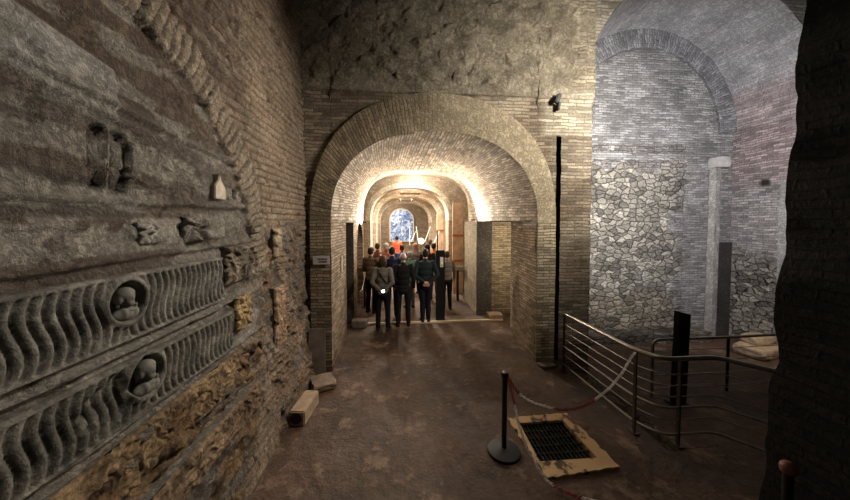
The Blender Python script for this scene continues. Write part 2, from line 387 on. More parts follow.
# ---------------- facade with the big brick arch
FY = 4.9; FX0, FX1 = -1.62, 3.26
AX, AA, AZ, AB = .60, 1.69, 2.42, 1.44            # arch centre x, half width, spring z, rise
def archz(X, a=AA, b=AB, n=2.25): return AZ+b*np.clip(1-np.abs((X-AX)/a)**n, 0, 1)**(1/n)
def facade():
    s = Surf()
    def alb(P, U):
        Z = P[:, 2]; n = fbm(P, 1.4, 4, 70); n2 = fbm(P, 5, 4, 71)
        up = sst(4.42, 4.5, Z+(n2-.5)*.08)*(1-sst(3.0, 3.12, P[:, 0])*0)
        c = mixc((.24, .185, .13), (.34, .28, .21), sst(.4, .6, n))
        c = mixc(c, mixc((.30, .255, .19), (.42, .36, .27), sst(.35, .65, n2)), up)
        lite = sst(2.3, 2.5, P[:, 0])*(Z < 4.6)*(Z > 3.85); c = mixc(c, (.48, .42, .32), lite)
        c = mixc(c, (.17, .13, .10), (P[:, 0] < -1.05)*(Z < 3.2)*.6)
        return c
    bw = lambda P, U: 1-sst(4.42, 4.5, P[:, 2]+(fbm(P, 5, 4, 71)-.5)*.08)*(1-.8*sst(2.85, 2.95, P[:, 0])*(fbm(P, 3, 3, 72) > .45))
    amp = lambda P, U: .012+.085*sst(4.46, 4.7, P[:, 2])*sst(3.25, 2.9, P[:, 0])*sst(-1.6, -1.3, P[:, 0])
    def strip(x0, x1, lo, hi, nx, nz, y=FY):
        def f(a, b):
            X = x0+a*(x1-x0); l = lo(X) if callable(lo) else lo
            Z = l+b*(hi-l); proj = .05*sst(4.44, 4.47, Z)*(y == FY)
            return np.stack([X, y+0*X-proj, Z], 1), np.stack([X, Z], 1)
        s.patch(nx, nz, f, alb=alb, bw=bw, amp=amp, fr=5.5)
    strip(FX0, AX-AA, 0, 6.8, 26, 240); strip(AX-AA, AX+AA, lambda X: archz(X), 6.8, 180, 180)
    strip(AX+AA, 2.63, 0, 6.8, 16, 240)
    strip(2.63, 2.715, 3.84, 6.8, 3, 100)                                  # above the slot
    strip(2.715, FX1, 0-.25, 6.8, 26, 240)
    s.quad((FX0, FY+.11, 4.1), (FX1-FX0, 0, 0), (0, 0, 2.7), alb=(.27, .225, .165), amp=.01)
    # slot interior
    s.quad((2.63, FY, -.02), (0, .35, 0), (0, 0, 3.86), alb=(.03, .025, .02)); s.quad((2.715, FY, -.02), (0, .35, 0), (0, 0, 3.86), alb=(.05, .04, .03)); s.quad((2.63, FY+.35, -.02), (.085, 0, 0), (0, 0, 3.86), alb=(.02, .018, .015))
    # return of the pier into the hall, running back to the lunette
    s.quad((FX1, FY, -.3), (0, 1.55, 0), (0, 0, 4.9), uv0=(0, 0), alb=(.27, .22, .16), bw=1., amp=.01)
    # spandrel above the mouth of the hall vault
    def spn(a, b):
        X = FX1+a*4.6; r = HR+.02+.2*np.clip(1.3*(HX-X)/HR+.4, 0, 1); lo = HZ+np.sqrt(np.clip(r**2-(X-HX)**2, 0, 99)); Z = lo+b*(7.4-lo)
        return np.stack([X, FY+0*X, Z], 1), np.stack([X, Z], 1)
    s.patch(120, 30, spn, alb=(.44, .40, .33), bw=1., amp=.01)
    return struct(s.build('wall_front', M['wall']))
HX, HZ, HR, HY, HF = 5.5, 4.45, 2.2, 6.4, -.27
facade()
# flat-laid voussoir ring around the arch
s = Surf()
TH = np.linspace(0, PI, 240)
def ring_f(y, a0, b0, a1, b1, cx=AX, cz=AZ, n=2.25):
    def f(u, v):
        t = PI*u; ct, sn = np.cos(t), np.sin(t); e = 2/n
        cx_, sx_ = np.sign(ct)*np.abs(ct)**e, np.abs(sn)**e
        a = a0+(a1-a0)*v; b = b0+(b1-b0)*v
        return np.stack([cx-a*cx_, y+0*t, cz+b*sx_], 1), np.stack([v*.57, u*5.2], 1)
    return f
def ralb(P, U):
    n = fbm(P, 2., 3, 80); c = mixc((.26, .2, .13), (.5, .41, .28), sst(-.6, 1.2, P[:, 0]+(n-.5)*1.2)); return c
s.patch(200, 14, ring_f(FY-.06, AA, AB, AA+.32, AB+.60), alb=ralb, bw=lambda P, U: .8-.68*sst(-.4, .9, P[:, 0]), amp=.008, fr=5.)
f0 = ring_f(0, AA+.32, AB+.60, AA+.32, AB+.60)
def edge_out(u, v):
    P, U = f0(u, v*0); P[:, 1] = FY-.06+v*.1; return P, U
for sx_, w_ in ((-1, .32), (1, .32)):      # straight legs of the brick ring
    s.quad((AX+sx_*AA, FY-.06, -.02), (sx_*w_, 0, 0), (0, 0, AZ+.03), alb=ralb, bw=1., amp=.008, fr=5.); s.quad((AX+sx_*(AA+w_), FY-.06, -.02), (0, .08, 0), (0, 0, AZ+.03), alb=(.2, .16, .11))
s.patch(200, 2, edge_out, alb=(.22, .17, .12), amp=.008, fr=5.)
struct(s.build('trim_2', M['vaultbrick']))

# ---------------- corridor section A: brick barrel
def XR(Y): return 2.29+(2.10-2.29)*np.clip((Y-4.9)/4.2, 0, 1)
def vault_f(y0, y1, z0=AZ):
    def f(u, v):
        Y = y0+v*(y1-y0); k = np.clip((Y-4.9)/4.2, 0, 1); n = 2.25+.7*k
        xr = XR(Y); a = (xr+1.09)/2; cx = (xr-1.09)/2; t = PI*u; ct, sn = np.cos(t), np.sin(t)
        X = cx-a*np.sign(ct)*np.abs(ct)**(2/n); Z = z0+(AB+.02*k)*np.abs(sn)**(2/n)
        return np.stack([X, Y, Z], 1), np.stack([Y, u*5.2], 1)
    return f
s = Surf()
def valb(P, U):
    n = fbm(P, 1.5, 4, 90); c = mixc((.44, .35, .26), (.58, .49, .38), sst(.35, .65, n))
    pl = sst(8.6, 8.9, P[:, 1]+(n-.5)*.8); return mixc(c, (.66, .58, .46), pl)
s.patch(140, 60, vault_f(FY-.06, 9.1), alb=valb, bw=lambda P, U: 1-.7*sst(8.6, 8.9, P[:, 1]+(fbm(P, 1.5, 4, 90)-.5)*.8), amp=.012, fr=3.)
struct(s.build('ceiling', M['vaultbrick']))
WB = dict(alb=(.33, .25, .17), bw=1., amp=.012)
s = Surf()
JY = 6.25; JE = 7.52
s.quad((2.29, FY-.06, -.02), (.08, JY-FY+.06, 0), (0, 0, 2.45), **WB)                       # right jamb
s.quad((2.37, JY, 0), (.75, 0, 0), (0, 0, 2.42), **WB)                                 # return into the side passage
s.quad((3.12, JY, 0), (0, JE-JY+.15, 0), (0, 0, 2.42), alb=(.42, .34, .22), bw=1., amp=.01)
s.quad((1.95, JE, 0), (.40, 0, 0), (0, 0, 2.42), alb=(.15, .135, .115), amp=.004)    # smooth grey piers
s.quad((2.35, JE, 0), (0, .1, 0), (0, 0, 2.42), alb=(.15, .135, .115))
s.quad((2.35, JE+.1, 0), (.80, 0, 0), (0, 0, 2.42), alb=(.48, .39, .25), bw=1., amp=.008)
s.quad((1.94, JY, 2.40), (1.2, 0, 0), (0, JE-JY+.15, 0), alb=(.3, .24, .17), bw=.5)     # passage lintel
s.quad((1.95, JE, 0), (.03, 1.6, 0), (0, 0, 2.42), alb=(.42, .36, .27), bw=.3, amp=.015)    # right wall beyond
s.quad((1.93, JE, 2.42), (.22, 0, 0), (0, 1.6, 0), alb=(.4, .34, .25), amp=.01)
struct(s.build('wall_right', M['vaultbrick']))
s = Surf()
s.quad((-1.09, FY-.06, -.02), (0, 1.34, 0), (0, 0, 2.47), uv0=(0, 0), **WB)
s.quad((-1.09, 7.15, -.02), (0, .55, 0), (0, 0, 2.47), **WB); s.quad((-1.09, 6.18, 2.38), (0, .97, 0), (0, 0, .09), **WB)
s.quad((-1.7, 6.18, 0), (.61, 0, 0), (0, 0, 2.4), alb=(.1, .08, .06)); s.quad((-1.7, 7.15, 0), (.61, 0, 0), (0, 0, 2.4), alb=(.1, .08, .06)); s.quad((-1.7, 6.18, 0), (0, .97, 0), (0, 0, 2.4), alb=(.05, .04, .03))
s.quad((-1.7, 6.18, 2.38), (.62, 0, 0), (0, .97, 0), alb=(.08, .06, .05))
# arched side chapel opening 7.7 - 8.9
def chap(a, b):
    Y = 7.7+a*1.4; lo = 1.75+.62*np.sqrt(np.clip(1-((Y-8.3)/.6)**2, 0, 1)); lo = np.where(Y > 8.9, 0, lo); Z = lo+b*(2.45-lo)
    return np.stack([np.full(len(a), -1.09), Y, Z], 1), np.stack([Y, Z], 1)
s.patch(60, 12, chap, **WB)
s.quad((-1.09, 7.7, 0), (-.7, 0, 0), (0, 0, 2.45), **WB); s.quad((-1.09, 8.9, 0), (-.7, 0, 0), (0, 0, 2.45), **WB); s.quad((-1.79, 7.7, 0), (0, 1.2, 0), (0, 0, 2.45), **WB); s.quad((-1.8, 7.7, 2.44), (.72, 0, 0), (0, 1.2, 0), **WB)
struct(s.build('wall_left', M['vaultbrick']))

# ---------------- corridor beyond: plastered transverse arches
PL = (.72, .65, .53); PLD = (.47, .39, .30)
def transverse(y0, y1, xl, xr, zs, rise, name, zt=4.35, X0=-1.55, X1=2.75, alb=PL):
    s = Surf(); cx = (xl+xr)/2; a = (xr-xl)/2; n = 2.5
    def zz(X): return zs+rise*np.clip(1-np.abs((X-cx)/a)**n, 0, 1)**(1/n)
    for yy in (y0, y1):
        s.quad((X0, yy, 0), (xl-X0, 0, 0), (0, 0, zt), alb=PLD, amp=.008, bw=.35); s.quad((xr, yy, 0), (X1-xr, 0, 0), (0, 0, zt), alb=PLD, amp=.008, bw=.35)
        def f(u, v):
            t = PI*u; X = cx-a*np.cos(t); Z = zz(X); Z = Z+v*(zt-Z); return np.stack([X, yy+0*X, Z], 1), np.stack([X, Z], 1)
        s.patch(60, 8, f, alb=PLD, amp=.008, bw=.35)
    def band(u, v):         # plain plastered archivolt
        t = PI*u; X = cx-a*np.cos(t); Z = zz(X); nx = (X-cx)/a; r = .16*v
        return np.stack([X+nx*r, y0-.02+0*X, Z+np.sqrt(np.clip(1-nx*nx, .0, 1))*r], 1), np.stack([X, Z], 1)
    s.patch(60, 4, band, alb=alb)
    def sof(u, v):
        t = PI*u; X = cx-a*np.cos(t); return np.stack([X, y0-.02+v*(y1-y0+.02), zz(X)], 1), np.stack([X, v], 1)
    s.patch(60, 6, sof, alb=alb, amp=.006)
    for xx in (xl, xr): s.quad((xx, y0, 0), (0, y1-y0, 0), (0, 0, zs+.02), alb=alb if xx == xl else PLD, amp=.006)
    return struct(s.build(name, M['marble']))
transverse(10.3, 11.0, -1.0, 1.68, 2.45, 1.12, 'wall_back')
transverse(12.8, 13.4, -1.0, 1.70, 2.35, 1.12, 'wall_back')
transverse(16.5, 17.0, -1.07, 1.60, 2.35, 1.10, 'wall_back')
s = Surf()       # flank walls and flat vault between the arches
for (y0, y1) in ((9.1, 10.3), (11.0, 12.8), (13.4, 16.5), (17.0, 19.5)):
    s.quad((-1.3, y0, 0), (0, y1-y0, 0), (0, 0, 3.2), alb=(.44, .35, .26), bw=.8, amp=.01); s.quad((2.3, y0, 0), (0, y1-y0, 0), (0, 0, 3.2), alb=(.48, .38, .29), bw=.6, amp=.01)
    def cv(u, v, y0=y0, y1=y1):
        t = PI*u; return np.stack([.5-1.8*np.cos(t), y0+v*(y1-y0), 3.15+.85*np.sin(t)], 1), np.stack([u*4, v*(y1-y0)], 1)
    s.patch(40, 8, cv, alb=(.5, .42, .32), amp=.015)
struct(s.build('wall_right', M['marble']))
s = Surf()       # end face closing the brick barrel around the wider bay
s.quad((1.94, 9.1, 0), (.5, 0, 0), (0, 0, 3.3), alb=(.42, .36, .27), amp=.01)
s.quad((-1.4, 9.1, 0), (.31, 0, 0), (0, 0, 3.3), alb=(.42, .36, .27), amp=.01)
struct(s.build('wall_back', M['marble']))
s = Surf(); s.quad((-1.5, 19.5, 0), (4.1, 0, 0), (0, 0, 4.2), alb=(.42, .33, .24), bw=.5, amp=.01); struct(s.build('wall_back', M['marble']))
# end window: glowing blue and white glass in a pale surround
wx, wr, wb, wt = .115, .76, 1.15, 3.25
bm = bmesh.new(); vs = [bm.verts.new((wx-wr, 19.42, wb)), bm.verts.new((wx+wr, 19.42, wb))]+[bm.verts.new((wx+wr*math.cos(PI*k/24), 19.42, wt-wr+wr*math.sin(PI*k/24))) for k in range(25)]
bm.faces.new(vs); r = bmesh.ops.extrude_face_region(bm, geom=bm.faces[:]); bmesh.ops.translate(bm, vec=(0, .04, 0), verts=[v for v in r['geom'] if isinstance(v, bmesh.types.BMVert)])
win = struct(bm_obj('window_1', bm, M['glass'], smooth=False))
bm = bmesh.new(); a_tube(bm, [(wx-wr, 19.42, wb), (wx-wr, 19.42, wt-wr)]+[(wx-wr*math.cos(PI*k/20), 19.42, wt-wr+wr*math.sin(PI*k/20)) for k in range(21)]+[(wx+wr, 19.42, wb), (wx-wr, 19.42, wb)], .05, 8)
bm_obj('window_frame', bm, M['white_plastic'], win)
# threshold: pale stone sill with a dark joint behind
bm = bmesh.new(); a_box(bm, (.86, 7.05, .012), (3.25, .075, .05), None, .01); struct(bm_obj('trim_3', bm, simple('pale_sill', (.62, .5, .34), .6, 0, .15, 8.)))
bm = bmesh.new(); a_box(bm, (1.62, 7.28, .004), (1.45, .34, .02), None, .004); struct(bm_obj('trim_4', bm, M['darkstone']))

# ---------------- right hall
HX, HZ, HR, HY, HF = 5.5, 4.45, 2.2, 6.4, -.27
s = Surf()
def lalb(P, U):
    X, Z = P[:, 0], P[:, 2]; n = fbm(P, 1.3, 4, 101); n2 = fbm(P, 5, 3, 102)
    c = mixc((.32, .305, .29), (.44, .42, .40), sst(.4, .6, n))
    r = np.hypot(X-HX, Z-HZ); up = (Z > HZ)
    band = sst(1.78, 1.82, r)*up
    c = mixc(c, (.36, .35, .35), band)
    f.rub = sst(3.8, 3.5, Z+(n2-.5)*.8)*sst(6.4, 6.0, X+(n-.5)*1.8+(n2-.5)*.5+.45*sst(2.2, 2.9, Z)*-1)*1.
    courses = sst(4.35, 4.25, Z)*(1-f.rub)*sst(6.6, 6.4, X)*(np.sin(Z*2*PI/.33) > -.1)
    c = mixc(c, (.50, .45, .37), f.rub)
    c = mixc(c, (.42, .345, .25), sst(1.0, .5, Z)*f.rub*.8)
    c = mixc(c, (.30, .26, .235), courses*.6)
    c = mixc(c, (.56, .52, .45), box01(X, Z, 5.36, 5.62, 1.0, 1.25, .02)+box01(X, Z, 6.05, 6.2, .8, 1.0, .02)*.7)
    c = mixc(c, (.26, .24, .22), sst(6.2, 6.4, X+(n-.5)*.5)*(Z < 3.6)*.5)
    f.courses = courses; f.band = band
    return c
def f(u, v):
    X = 3.1+u*4.65; top = np.where(np.abs(X-HX) < HR+.1, HZ+np.sqrt(np.clip((HR+.1)**2-(X-HX)**2, 0, 99)), HZ); Z = HF+v*(top-HF)
    r = np.hypot(X-HX, Z-HZ); th = np.arctan2(Z-HZ, X-HX); band = (Z > HZ) & (r > 1.8)
    P = np.stack([X, HY+0*X, Z], 1); P[:, 1] -= .05*((Z > HZ)*sst(1.79, 1.81, r))
    P[:, 1] += .05*(fbm(P, 1., 3, 6)-.5)
    return P, np.stack([np.where(band, r, X), np.where(band, th*1.9, Z)], 1)
def lbw(P, U): return np.clip(1-f.rub, 0, 1)*(.9)
def lrw(P, U): return np.clip(f.rub+f.courses*.5, 0, 1)
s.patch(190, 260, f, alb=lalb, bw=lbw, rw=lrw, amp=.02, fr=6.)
struct(s.build('wall_back', M['lunette']))
# colonette strip + capital stone + (doorway panel to its right is painted dark below)
s = Surf()
s.quad((7.12, HY-.16, HF), (.10, 0, 0), (0, 0, 3.7-HF), alb=(.28, .265, .24), amp=.035, fr=5., bw=.3); s.quad((7.12, HY-.16, HF), (0, .18, 0), (0, 0, 3.7-HF), alb=(.42, .39, .35)); s.quad((7.24, HY-.16, HF), (0, .18, 0), (0, 0, 3.7-HF), alb=(.25, .22, .2))
struct(s.build('trim_5', M['marble']))
rock('trim_6', (7.2, HY-.14, 3.62), (.30, .26, .24), simple('grey_capital', (.38, .36, .33), .8, 0, .2, 9., .01), None, None, seed=3, amp=.05)['kind'] = 'structure'
s = Surf()       # flat panel painted dark for the shade inside the back corner doorway
s.quad((7.30, HY-.10, HF), (.34, 0, 0), (0, 0, 2.2), alb=(.06, .052, .045), amp=.006)
struct(s.build('door_1', M['wall']))
# vault of the hall
s = Surf()
def vf(u, v):
    t = PI*u; Y = 4.9+v*(HY-4.85); r = HR+.02+.2*(1-v)*np.clip(1.3*np.cos(t)+.4, 0, 1); return np.stack([HX-r*np.cos(t), Y, HZ+r*np.sin(t)], 1), np.stack([Y, u*6.9], 1)
def va(P, U):
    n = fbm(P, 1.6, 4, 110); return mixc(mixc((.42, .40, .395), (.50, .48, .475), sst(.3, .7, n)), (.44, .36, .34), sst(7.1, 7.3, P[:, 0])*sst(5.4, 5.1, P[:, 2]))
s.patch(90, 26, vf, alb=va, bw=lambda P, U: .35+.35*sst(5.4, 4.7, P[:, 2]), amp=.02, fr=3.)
# nearer bay of the same vault, and its crown towards the viewer
def vf2(u, v):
    t = PI*(.0+.62*u); Y = 4.85-v*3.6; R = HR+.02; return np.stack([HX+R*np.cos(t), Y, HZ+R*np.sin(t)], 1), np.stack([Y, u*4.5], 1)
struct(s.build('ceiling', M['wall']))
s = Surf()
def wr_alb(P, U):
    Z = P[:, 2]; n = fbm(P, 1.6, 4, 120); n2 = fbm(P, 6, 3, 121)
    c = mixc((.33, .30, .285), (.40, .36, .34), sst(.4, .6, n))
    c = mixc(c, (.39, .31, .29), sst(3.0, 3.3, Z+(n-.5)*.4)*1.)
    wr_alb.r = sst(1.9, 1.5, Z+(n-.5)*1.2)*sst(5.0, 5.3, P[:, 1]+(n2-.5)*.3)
    c = mixc(c, (.42, .37, .31), wr_alb.r)
    return mixc(c, (.04, .035, .03), box01(P[:, 1], Z, 5.68, 5.84, 3.15, 3.33, .02))
s.quad((HX+HR, 1.25, HF), (0, HY-1.2, 0), (0, 0, HZ-HF+.05), res=.05, alb=wr_alb, bw=lambda P, U: 1-wr_alb.r, rw=lambda P, U: wr_alb.r, amp=.03, fr=3.)
struct(s.build('wall_right', M['lunette']))
# projecting pilaster on the right wall
s = Surf()
s.quad((HX+HR-.12, 5.1, HF), (0, .32, 0), (0, 0, 3.5), alb=(.42, .40, .37), bw=.3, amp=.02); s.quad((HX+HR-.12, 5.42, HF), (.14, 0, 0), (0, 0, 3.5), alb=(.42, .4, .37), amp=.02); s.quad((HX+HR-.12, 5.1, HF), (.14, 0, 0), (0, 0, 3.5), alb=(.42, .4, .37), amp=.02)
struct(s.build('trim_7', M['wall']))
# near dark pier on the right, its edge ragged
s = Surf()
def pl(y0, y1, side):
    def f(a, b):
        Z = -.3+b*5.4; X = 2.16+.05*np.clip(Z, 0, 9)+.02*np.sin(Z*9)
        if side == 'l': return np.stack([X, y0+a*(y1-y0), Z], 1), np.stack([a*(y1-y0), Z], 1)
        return np.stack([X+a*1.6, y0+0*a, Z], 1), np.stack([a*1.6, Z], 1)
    return f
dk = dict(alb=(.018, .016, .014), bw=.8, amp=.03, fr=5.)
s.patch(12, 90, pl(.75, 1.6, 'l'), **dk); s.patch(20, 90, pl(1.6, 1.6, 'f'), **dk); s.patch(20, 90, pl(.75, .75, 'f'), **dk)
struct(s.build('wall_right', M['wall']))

# ================================================================== LEFT WALL THINGS
def slab(name, y0, y1, z0, z1, hf, albf, label, cat, tilt=0., thick=.05, res=.006, parent=None, x=PX, group=None):
    """stone slab whose carved face is the height field hf(Y,Z) in metres"""
    s = Surf()
    def f(a, b):
        Y = y0+a*(y1-y0); Z = z0+b*(z1-z0); h = hf(Y, Z); f.h = h
        ed = np.minimum(np.minimum(a*(y1-y0), (1-a)*(y1-y0)), np.minimum(b*(z1-z0), (1-b)*(z1-z0))); h = h-.03*(1-sst(0, .012, ed))
        Q = np.stack([Y*0, Y, Z], 1); h = h+(fbm(Q, 9, 4, 7)-.5)*.008
        return np.stack([x+thick+h, Y, Z+tilt*(Y-y0)], 1), np.stack([Y, Z], 1)
    s.patch(int((y1-y0)/res), int((z1-z0)/res), f, alb=(lambda P, U: albf(U[:, 0], U[:, 1])) if callable(albf) else albf)
    for (p, u) in (((y0, z0), (y1, z0)), ((y1, z0), (y1, z1)), ((y1, z1), (y0, z1)), ((y0, z1), (y0, z0))):
        p3 = np.array((x-.06, p[0], p[1]+tilt*(p[0]-y0))); u3 = np.array((x-.06, u[0], u[1]+tilt*(u[0]-y0)))
        s.quad(p3, u3-p3, (thick+.035, 0, 0), res=.05, alb=(.2, .18, .15))
    s.quad((x-.06, y0, z0), (0, y1-y0, tilt*(y1-y0)), (0, 0, z1-z0), res=.2, alb=(.2, .18, .15))
    o = s.build(name, M['marble'], parent)
    if label: tag(o, label, cat, group)
    return o
def strigil(ym, zm, R, pitch=.052, A=.030, sh=.0, z0=0, z1=1, xmin=-9, xmax=9, frame=.02):
    def h(Y, Z):
        t = (Z-z0)/(z1-z0); sg = np.where(Y > ym, 1., -1.)
        off = (A*np.sin(2*PI*t)+sh*t)*sg
        ph = (np.abs(Y-ym)*sg+off)/pitch
        g = np.abs(np.sin(PI*ph)); val = -.025*(1-g**.8)
        d = np.hypot(Y-ym, (Z-zm)); 
        inside = (t > .07) & (t < .93) & (d > R*1.18) & (Y > xmin) & (Y < xmax)
        m = sst(.05, .09, t)*(1-sst(.91, .95, t))*sst(R*1.15, R*1.25, d)*sst(xmin, xmin+.02, Y)*(1-sst(xmax-.02, xmax, Y))
        rim = .012*np.exp(-((d-R)/(R*.13))**2)
        dish = -.055*(1-sst(R*.75, R*.93, d))
        return val*m+rim+dish
    return h
def bust(parent, yc, zc, R, x, seed=0):
    bm = bmesh.new()
    def blob(c, r, rot=0): 
        q = bmesh.ops.create_icosphere(bm, subdivisions=3, radius=1.); bmesh.ops.scale(bm, vec=r, verts=q['verts']); bmesh.ops.translate(bm, vec=c, verts=q['verts'])
    blob((0, 0, R*.24), (R*.38, R*.34, R*.42)); blob((-.02*R, 0, R*.38), (R*.36, R*.46, R*.34)); blob((-.02*R, R*.34, R*.2), (R*.2, R*.16, R*.3)); blob((-.02*R, -R*.34, R*.2), (R*.2, R*.16, R*.3))      # head, hair mass
    blob((R*.33, R*.02, R*.16), (R*.09, R*.07, R*.12)); blob((R*.2, 0, -.05*R), (R*.2, R*.22, R*.2))
    blob((0, 0, -R*.2), (R*.2, R*.17, R*.3)); blob((-.0, 0, -R*.60), (R*.3, R*.74, R*.34)); blob((R*.1, R*.28, -R*.5), (R*.24, R*.2, R*.32)); blob((R*.1, -R*.25, -R*.55), (R*.22, R*.2, R*.3))
    blob((R*.22, R*.12, -R*.42), (R*.1, R*.26, R*.09)); blob((R*.26, R*.3, -R*.2), (R*.08, R*.09, R*.12))
    rm = None
    o = bm_obj('bust_relief', bm, M['bust'], parent); o.location = (x, yc, zc)
    md = o.modifiers.new('r', 'REMESH'); md.mode = 'VOXEL'; md.voxel_size = R*.05
    sm = o.modifiers.new('s', 'SMOOTH'); sm.iterations = 3
    o['label'] = 'worn bust carved inside the roundel'
M['bust'] = simple('worn_bust_marble', (.17, .165, .14), .8, 0, .4, 14., .01)
def malb(c1, c2, c3, zc=None):
    def a(Y, Z):
        Q = np.stack([Y*0, Y, Z], 1); n = fbm(Q, 4, 4, 33); c = mixc(c1, c2, sst(.35, .62, n)); return mixc(c, c3, sst(.58, .7, fbm(Q, 10, 3, 34))*.6)
    return a
p1 = slab('sarcophagus_panel', .72, 2.60, 1.76, 2.13, strigil(1.715, 1.985, .118, .052, .028, .03, 1.76, 2.13), malb((.19, .18, .155), (.26, .245, .21), (.34, .32, .27)),
    'upper grey marble sarcophagus front with wavy flutes either side of a round portrait', 'sarcophagus panel', tilt=-.008)
bust(p1, 1.715, 1.975, .108, PX+.035)
_st = strigil(1.82, 1.545, .125, .056, .022, .035, 1.33, 1.665)
def broken(Y, Z):
    Q = np.stack([Y*0, Y, Z], 1); d = np.hypot((Y-1.60)/.13, (Z-1.50)/.12)+(fbm(Q, 9, 3, 2)-.5)*.9; return _st(Y, Z)-.022*(1-sst(.75, 1.05, d))
p2 = slab('sarcophagus_panel', .72, 2.72, 1.33, 1.665, broken, malb((.15, .145, .12), (.23, .21, .175), (.32, .29, .235)),
    'lower sarcophagus front of wavy flutes with a dark broken portrait roundel', 'sarcophagus panel', tilt=-.02)
bust(p2, 1.83, 1.52, .12, PX+.035)
def relief(f, seed, a=.05):
    def h(Y, Z):
        Q = np.stack([Y*0, Y, Z], 1); w = Q+(np.stack([fbm(Q, f*.6, 2, seed+k) for k in range(3)], 1)-.5)*.2
        return a*(np.abs(fbm(w, f, 3, seed)-.5)*5)**1.2-.01
    return h
slab('relief_fragment', 2.64, 3.12, 1.86, 2.19, relief(10, 5, .035), malb((.16, .13, .10), (.3, .24, .17), (.4, .34, .25)), 'grey relief fragment of tangled figures at the right end of the upper fluted panel', 'relief')
slab('relief_fragment', 2.78, 3.04, 1.42, 1.72, relief(11, 15, .035), malb((.3, .2, .1), (.48, .34, .17), (.2, .14, .08)), 'squarish ochre relief fragment at the right end of the lower fluted panel', 'relief')
slab('relief_fragment', 2.2, 2.33, 2.24, 2.44, relief(13, 25, .04), malb((.12, .11, .095), (.3, .27, .23), (.34, .32, .27)), 'small dark carved fragment left of the plain pale block', 'relief', thick=.015)
slab('relief_fragment', 1.84, 1.99, 2.26, 2.40, relief(12, 35, .035), malb((.4, .38, .33), (.5, .47, .41), (.12, .11, .1)), 'small white scroll carving above the upper fluted panel', 'relief', thick=.015)
def rnd(Y, Z):
    d = np.hypot(Y-3.12, (Z-1.1)); return .02*np.exp(-((d-.09)/.02)**2)-.05*(1-sst(.06, .09, d))+relief(14, 45, .03)(Y, Z)*(d < .08)
slab('carved_roundel', 2.98, 3.26, .96, 1.24, rnd, malb((.14, .11, .08), (.26, .2, .14), (.35, .28, .2)), 'broken square stone with a round carved hollow below the ochre fragment', 'relief')
slab('carved_frieze', .9, 2.9, .97, 1.26, relief(13, 55, .02), malb((.20, .12, .06), (.34, .235, .13), (.06, .042, .028)), 'long rusty ochre frieze of worn foliage carving low on the wall', 'frieze', x=PX+.03)
slab('carved_frieze', 1.1, 3.0, .62, .86, relief(13, 65, .018), malb((.16, .10, .06), (.30, .21, .13), (.07, .05, .035)), 'lowest brown worn frieze strip near the floor on left wall', 'frieze', x=PX+.09)
slab('carved_relief', 3.62, 3.95, .86, 1.62, relief(7, 75, .03), malb((.28, .18, .11), (.42, .29, .18), (.5, .4, .28)), 'tall ochre figure relief set upright near the corner of left wall', 'relief', x=PX+.0)
slab('carved_relief', 3.62, 3.86, 1.98, 2.32, relief(9, 85, .025), malb((.33, .25, .16), (.46, .36, .24), (.5, .42, .3)), 'small pale oval relief high above the tall ochre figure', 'relief', x=PX-.0)
# small pointed white marble piece
bm = bmesh.new(); vs = [bm.verts.new((0, y, z)) for y, z in ((2.485, 2.585), (2.635, 2.585), (2.63, 2.68), (2.575, 2.735), (2.555, 2.79), (2.535, 2.735), (2.49, 2.69))]
bm.faces.new(vs); r = bmesh.ops.extrude_face_region(bm, geom=bm.faces[:]); bmesh.ops.translate(bm, vec=(.09, 0, 0), verts=[v for v in r['geom'] if isinstance(v, bmesh.types.BMVert)])
bmesh.ops.bevel(bm, geom=bm.edges[:], offset=.006, segments=2, affect='EDGES')
o = bm_obj('marble_fragment', bm, simple('white_marble_piece', (.5, .43, .33), .7, 0, .2, 20., .004)); o.location = (PX-.03, 0, 0); tag(o, 'small pointed bottle-shaped piece of white marble set in wall', 'marble fragment')

# stones on the floor by the left wall
bm = bmesh.new(); a_box(bm, (0, 0, .09), (.18, .46, .18), None, .012)
o = bm_obj('hollow_block', bm, M['travertine']); o.location = (-1.19, 3.78, 0); o.rotation_euler = (0, 0, -.10); tag(o, 'tan stone block with dark hollow end against foot of left wall', 'stone block')
bm = bmesh.new(); a_lathe(bm, [(.062, 0), (.068, .012), (.068, .02)], n=24); q = bm_obj('hollow_end', bm, M['black'], o); q.rotation_euler = (PI/2, 0, 0); q.location = (-.01, -.215, .095); q['label'] = 'dark hole in the end of the block'
rock('flat_stone', (-1.13, 4.42, 0), (.32, .36, .10), simple('brown_stone', (.20, .145, .10), .85, 0, .3, 8., .02), 'flat rough stone lying by foot of the dark left pier', 'stone', .4, 5)
bm = bmesh.new(); a_box(bm, (0, 0, .36), (.26, .05, .74), None, .01); o = bm_obj('leaning_slab', bm, M['darkstone']); o.location = (-1.30, 4.72, 0); o.rotation_euler = (-.10, 0, .1); tag(o, 'upright grey slab leaning on dark pier left of the arch', 'stone slab')
rock('small_stone', (2.42, 4.72, 0), (.26, .16, .05), M['darkstone'], 'low flat stone at foot of the pier right of arch', 'stone', .2, 11)
o = rock('step_stone', (-.93, 6.9, 0), (.34, .26, .17), M['darkstone'], 'squared brown stone at left end of the pale sill', 'stone', .05, 13, .05)
bm = bmesh.new(); a_box(bm, (0, 0, .07), (.34, .3, .14), None, .01); o = bm_obj('step_block', bm, M['travertine']); o.location = (2.33, 7.2, 0); tag(o, 'low pale step block at right end of the sill by side passage', 'step')
rock('pale_block', (7.15, 5.35, -.25), (.75, .5, .2), M['travertine'], 'pale lit stone slab on the lower floor by the right pier', 'stone', .3, 17, .05)
